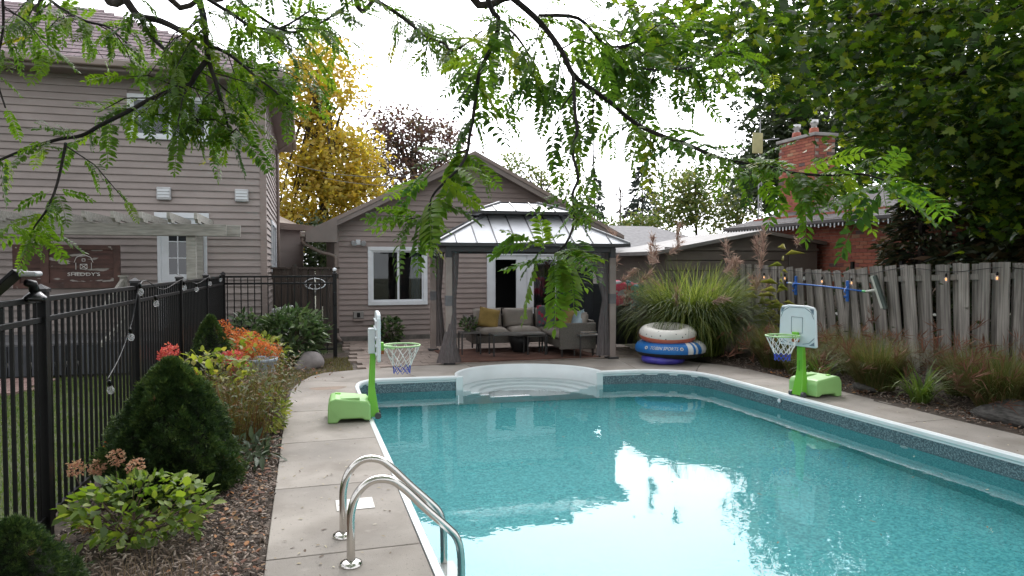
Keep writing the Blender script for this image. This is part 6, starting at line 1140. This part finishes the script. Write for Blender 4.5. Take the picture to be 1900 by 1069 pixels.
BR = [  # (points, start radius, end radius, leaves per metre, twigs per metre, leaf length)
 ([(-0.439, 3.404, 2.873),(-0.419, 3.395, 2.792),(-0.411, 3.39, 2.713),(-0.394, 3.329, 2.591),(-0.36, 3.263, 2.489),(-0.338, 3.254, 2.403),(-0.319, 3.246, 2.334),(-0.297, 3.184, 2.24)],.016,.004,16,7,.17),
 ([(-0.772, 3.608, 2.91),(-0.716, 3.589, 2.837),(-0.636, 3.564, 2.819),(-0.547, 3.484, 2.766),(-0.48, 3.41, 2.708),(-0.455, 3.402, 2.677)],.018,.010,16,8,.17),
 ([(-0.707, 3.585, 2.822),(-0.672, 3.573, 2.753),(-0.609, 3.5, 2.683),(-0.558, 3.431, 2.632),(-0.497, 3.411, 2.596),(-0.449, 3.343, 2.537)],.010,.007,14,6,.17),
 ([(-0.396, 3.33, 2.6),(-0.441, 3.288, 2.516),(-0.466, 3.294, 2.473),(-0.532, 3.26, 2.435),(-0.62, 3.232, 2.38),(-0.679, 3.195, 2.327),(-0.777, 3.17, 2.26),(-0.848, 3.189, 2.219),(-0.916, 3.156, 2.195),(-0.973, 3.12, 2.165),(-1.063, 3.146, 2.132),(-1.183, 3.179, 2.078)],.012,.005,13,4.5,.17),
 ([(-0.896, 3.15, 2.178),(-0.901, 3.095, 2.061),(-0.906, 3.042, 1.977),(-0.918, 2.991, 1.904),(-0.949, 2.998, 1.86),(-0.973, 3.004, 1.822)],.006,.003,20,3,.15),
 ([(-1.15, 3.298, 2.802),(-1.147, 3.293, 2.662),(-1.14, 3.235, 2.558),(-1.14, 3.179, 2.451),(-1.081, 3.104, 2.295)],.006,.003,16,5,.16),
 ([(-0.395, 3.384, 2.668),(-0.327, 3.363, 2.641),(-0.259, 3.341, 2.587),(-0.188, 3.265, 2.511),(-0.119, 3.19, 2.447),(-0.062, 3.171, 2.385)],.009,.003,22,6,.16),
 ([(-0.441, 3.616, 2.961),(-0.32, 3.578, 2.882),(-0.235, 3.656, 2.858),(-0.107, 3.723, 2.884),(0.038, 3.895, 3.043)],.010,.005,20,9,.16),
 ([(-0.549, 3.428, 2.622),(-0.523, 3.311, 2.489),(-0.483, 3.244, 2.392),(-0.437, 3.176, 2.322),(-0.416, 3.168, 2.28)],.006,.003,20,5,.17),
 ([(-1.277, 4.18, 3.089),(-1.139, 4.031, 2.97),(-1.007, 3.885, 2.882),(-0.907, 3.854, 2.855),(-0.796, 3.713, 2.745)],.009,.004,22,9,.16),
 ([(-0.406, 4.557, 3.321),(-0.252, 4.507, 3.192),(-0.069, 4.555, 3.128),(0.125, 4.606, 3.229),(0.336, 4.76, 3.458)],.011,.006,26,12,.17),
 ([(0.474, 4.929, 3.516),(0.578, 4.791, 3.409),(0.68, 4.652, 3.281),(0.751, 4.523, 3.17),(0.845, 4.388, 3.094),(0.895, 4.267, 3.016),(1.042, 4.227, 3.128)],.015,.005,20,11,.17),
 ([(0.633, 2.454, 2.655),(0.651, 2.447, 2.603),(0.671, 2.44, 2.575),(0.659, 2.441, 2.501),(0.625, 2.397, 2.444),(0.582, 2.355, 2.366),(0.569, 2.356, 2.298),(0.546, 2.307, 2.197),(0.522, 2.26, 2.121),(0.514, 2.26, 2.068),(0.478, 2.217, 2.013),(0.418, 2.18, 1.955),(0.387, 2.188, 1.918),(0.372, 2.191, 1.867)],.010,.003,13,1.2,.21),
 ([(0.382, 2.189, 1.888),(0.357, 2.195, 1.856),(0.313, 2.208, 1.844)],.003,.002,30,0,.19),
 ([(0.773, 2.624, 2.732),(0.854, 2.597, 2.659),(0.907, 2.579, 2.597),(0.94, 2.514, 2.505),(0.96, 2.453, 2.408),(1.014, 2.436, 2.362),(1.094, 2.41, 2.302),(1.151, 2.338, 2.221),(1.211, 2.266, 2.167),(1.28, 2.192, 2.124),(1.348, 2.118, 2.073),(1.396, 2.051, 2.045),(1.456, 1.981, 2.024),(1.52, 1.908, 1.994),(1.587, 1.836, 1.982),(1.64, 1.768, 1.979),(1.667, 1.707, 1.955)],.0125,.003,20,2.2,.21),
 ([(0.96, 2.453, 2.408),(0.926, 2.356, 2.323),(0.911, 2.305, 2.231),(0.899, 2.254, 2.159),(0.865, 2.209, 2.076),(0.863, 2.154, 1.988),(0.827, 2.111, 1.93),(0.812, 2.061, 1.873),(0.79, 2.014, 1.816),(0.751, 1.971, 1.765),(0.727, 1.977, 1.74)],.007,.003,13,.8,.19),
 ([(0.727, 1.977, 1.74),(0.705, 1.963, 1.735),(0.665, 1.944, 1.738)],.003,.002,50,0,.22),
 ([(0.971, 2.879, 2.766),(1.17, 2.926, 2.792),(1.32, 2.983, 2.709),(1.456, 3.048, 2.733),(1.626, 3.105, 2.816),(1.908, 3.234, 2.923)],.009,.004,26,11,.19),
 ([(0.724, 2.635, 2.644),(0.852, 2.806, 2.641),(0.936, 2.883, 2.581),(0.968, 2.87, 2.466)],.006,.003,22,9,.19),
 ([(1.32, 2.983, 2.709),(1.435, 2.946, 2.615),(1.625, 2.994, 2.618),(1.905, 3.123, 2.701),(2.093, 3.175, 2.813)],.007,.003,26,11,.19),
]
Lp, Ld, Ll = [], [], []
for bi,(pts,r0,r1,lpm,tpm,ll) in enumerate(BR):
    P = spline(pts,4); n = len(P); MB().tube([p-LO for p in P], [r0+(r1-r0)*k/(n-1) for k in range(n)], 7).build('branch', m_bark_d, loc_t, smooth=True)
    ln = sum((b-a).length for a,b in zip(P[:-1],P[1:])); tw = MB(); r2 = random.Random(bi*7+1)
    def at(f):
        x = f*(n-1); i = min(int(x),n-2); return P[i].lerp(P[i+1],x-i), (P[i+1]-P[i]).normalized()
    for k in range(int(ln*lpm*1.3)):
        p, d = at(r2.random()**(.8)); s_ = Vector((r2.gauss(0,1),r2.gauss(0,1),r2.gauss(-.1,.7))); s_ -= d*s_.dot(d); s_.normalize(); Lp.append(p); Ld.append(s_*.9+d*.5+Vector((0,0,-.02-.4*r2.random()))); Ll.append(ll*r2.uniform(.7,1.2))
    for k in range(int(ln*tpm*1.5)):
        p, d = at(r2.random()); s_ = Vector((r2.gauss(0,1),r2.gauss(0,1),r2.gauss(-.1,.5))); s_ -= d*s_.dot(d); s_.normalize(); e = p+(s_*.7+d*.5+Vector((0,0,-.2))).normalized()*r2.uniform(.16,.42); mm = (p+e)/2+Vector((0,0,.03)); tw.tube([q-LO for q in (p,mm,e)],[.0035,.0028,.0015],4,False)
        for j in range(5):
            f = .3+.7*j/4; q = p.lerp(mm,f*2) if f < .5 else mm.lerp(e,f*2-1); s2 = Vector((r2.gauss(0,1),r2.gauss(0,1),r2.gauss(-.2,.5))).normalized(); Lp.append(q); Ld.append(s2*.8+(e-p).normalized()*.6+Vector((0,0,-.15))); Ll.append(ll*r2.uniform(.65,1.1))
    if tw.v: tag(tw.build('twigs', m_bark_d, loc_t), kind='stuff')
FANS = [((0.727, 1.977, 1.739),13,.25),((0.683, 1.949, 1.735),5,.22),((0.369, 2.192, 1.866),9,.21),((0.317, 2.207, 1.844),6,.2),((0.418, 2.18, 1.955),6,.2),((0.514, 2.26, 2.064),8,.21),((0.546, 2.307, 2.197),6,.19),((0.827, 2.111, 1.93),6,.18),((0.892, 2.256, 2.147),8,.18),((1.667, 1.707, 1.955),9,.27),((1.616, 1.827, 1.984),8,.24),((1.504, 1.913, 1.998),9,.23),((1.396, 2.051, 2.045),7,.2),((1.28, 2.192, 2.124),7,.2),((1.16, 2.335, 2.218),7,.19),((-0.973, 3.004, 1.822),9,.17),((-0.908, 3.042, 1.969),8,.17),((-1.005, 2.91, 1.838),6,.17),((-0.297, 3.184, 2.249),8,.17),((-0.413, 3.168, 2.284),9,.18),((-0.062, 3.171, 2.385),8,.17),((-0.679, 3.195, 2.327),8,.18),((-0.848, 3.189, 2.219),8,.17),((-0.973, 3.12, 2.165),6,.17),((0.968, 2.87, 2.466),10,.18),((0.78, 2.717, 2.479),10,.18),((1.014, 2.436, 2.362),9,.19),((1.347, 2.972, 2.615),12,.18),((1.626, 3.103, 2.751),12,.18),((1.934, 3.223, 2.84),14,.18),((1.724, 3.067, 2.568),8,.17),((2.038, 3.186, 2.647),10,.17),((0.593, 2.406, 2.438),9,.19),((0.894, 4.165, 3.095),9,.18)]
r2 = random.Random(77)
for c, nl, ll in FANS:
    c = Vector(c); nl = max(4,int(nl*.62))
    for k in range(nl):
        a = 2*math.pi*(k+r2.random()*.7)/nl; s_ = Vector((math.cos(a)*1.0, math.sin(a)*.55, -.15-.75*r2.random()+.25*abs(math.cos(a)))); Lp.append(c+Vector((r2.gauss(0,.015),r2.gauss(0,.015),r2.gauss(0,.015)))); Ld.append(s_); Ll.append(ll*.92*r2.uniform(.7,1.12))
for k in (0,1,5,7,9,10,11,12,14): # limbs that join the visible branches to the trunk above and behind the viewer
    e = Vector(BR[k][0][0]); d = (Vector(BR[k][0][0])-Vector(BR[k][0][1])).normalized(); MB().tube([q-LO for q in spline([fork+Vector((0,.1,.4+.1*k)),fork.lerp(e,.5)+Vector((0,0,.9)),e+d*.25,e],5)], [.032+(BR[k][1]-.032)*j/15 for j in range(16)], 7).build('limb', m_bark, loc_t, smooth=True)
n = len(Lp); Ld_ = np.array(Ld)
cP, cD = clumpy([((-1.5,-1.5,5.0),(2.6,2.4,1.3),70),((2.2,0.2,5.2),(2.6,2.4,1.2),70),((-2.6,2.2,5.2),(2.2,2.2,1.1),50),((1.2,3.4,5.9),(2.2,1.7,.9),40),((.5,-3,4.6),(3,1.6,1.3),50)], 14, .4); cn_ = len(cP)  # unseen overhead crown leaves, added to shade the deck and near water
scatter('shade_canopy', [(x*2.2,y,z) for x,y,z in LEAF_V], LEAF_F, cP-np.array(LO), frame_mats(cD+rng.normal(size=(cn_,3))*.6, rng.normal(0,.5,cn_)), .24*(.7+.5*rng.random(cn_)), m_loc, loc_t, np.clip(rng.normal(.35,.2,cn_),0,1))
Lp_, Ll_ = np.array(Lp)-np.array(LO), np.array(Ll)*.86; var_ = rng.integers(0,8,n); roll_ = rng.normal(0,.45,n); rv_ = np.clip(rng.normal(.42,.2,n),0,1)
for k in range(8):
    q = var_ == k; tv, tf = locust_leaf(k*13+5); tag(scatter('foliage', tv, tf, Lp_[q], frame_mats(Ld_[q], roll_[q]), Ll_[q], m_loc, loc_t, rv_[q]), kind='stuff')
print('locust leaves', n)
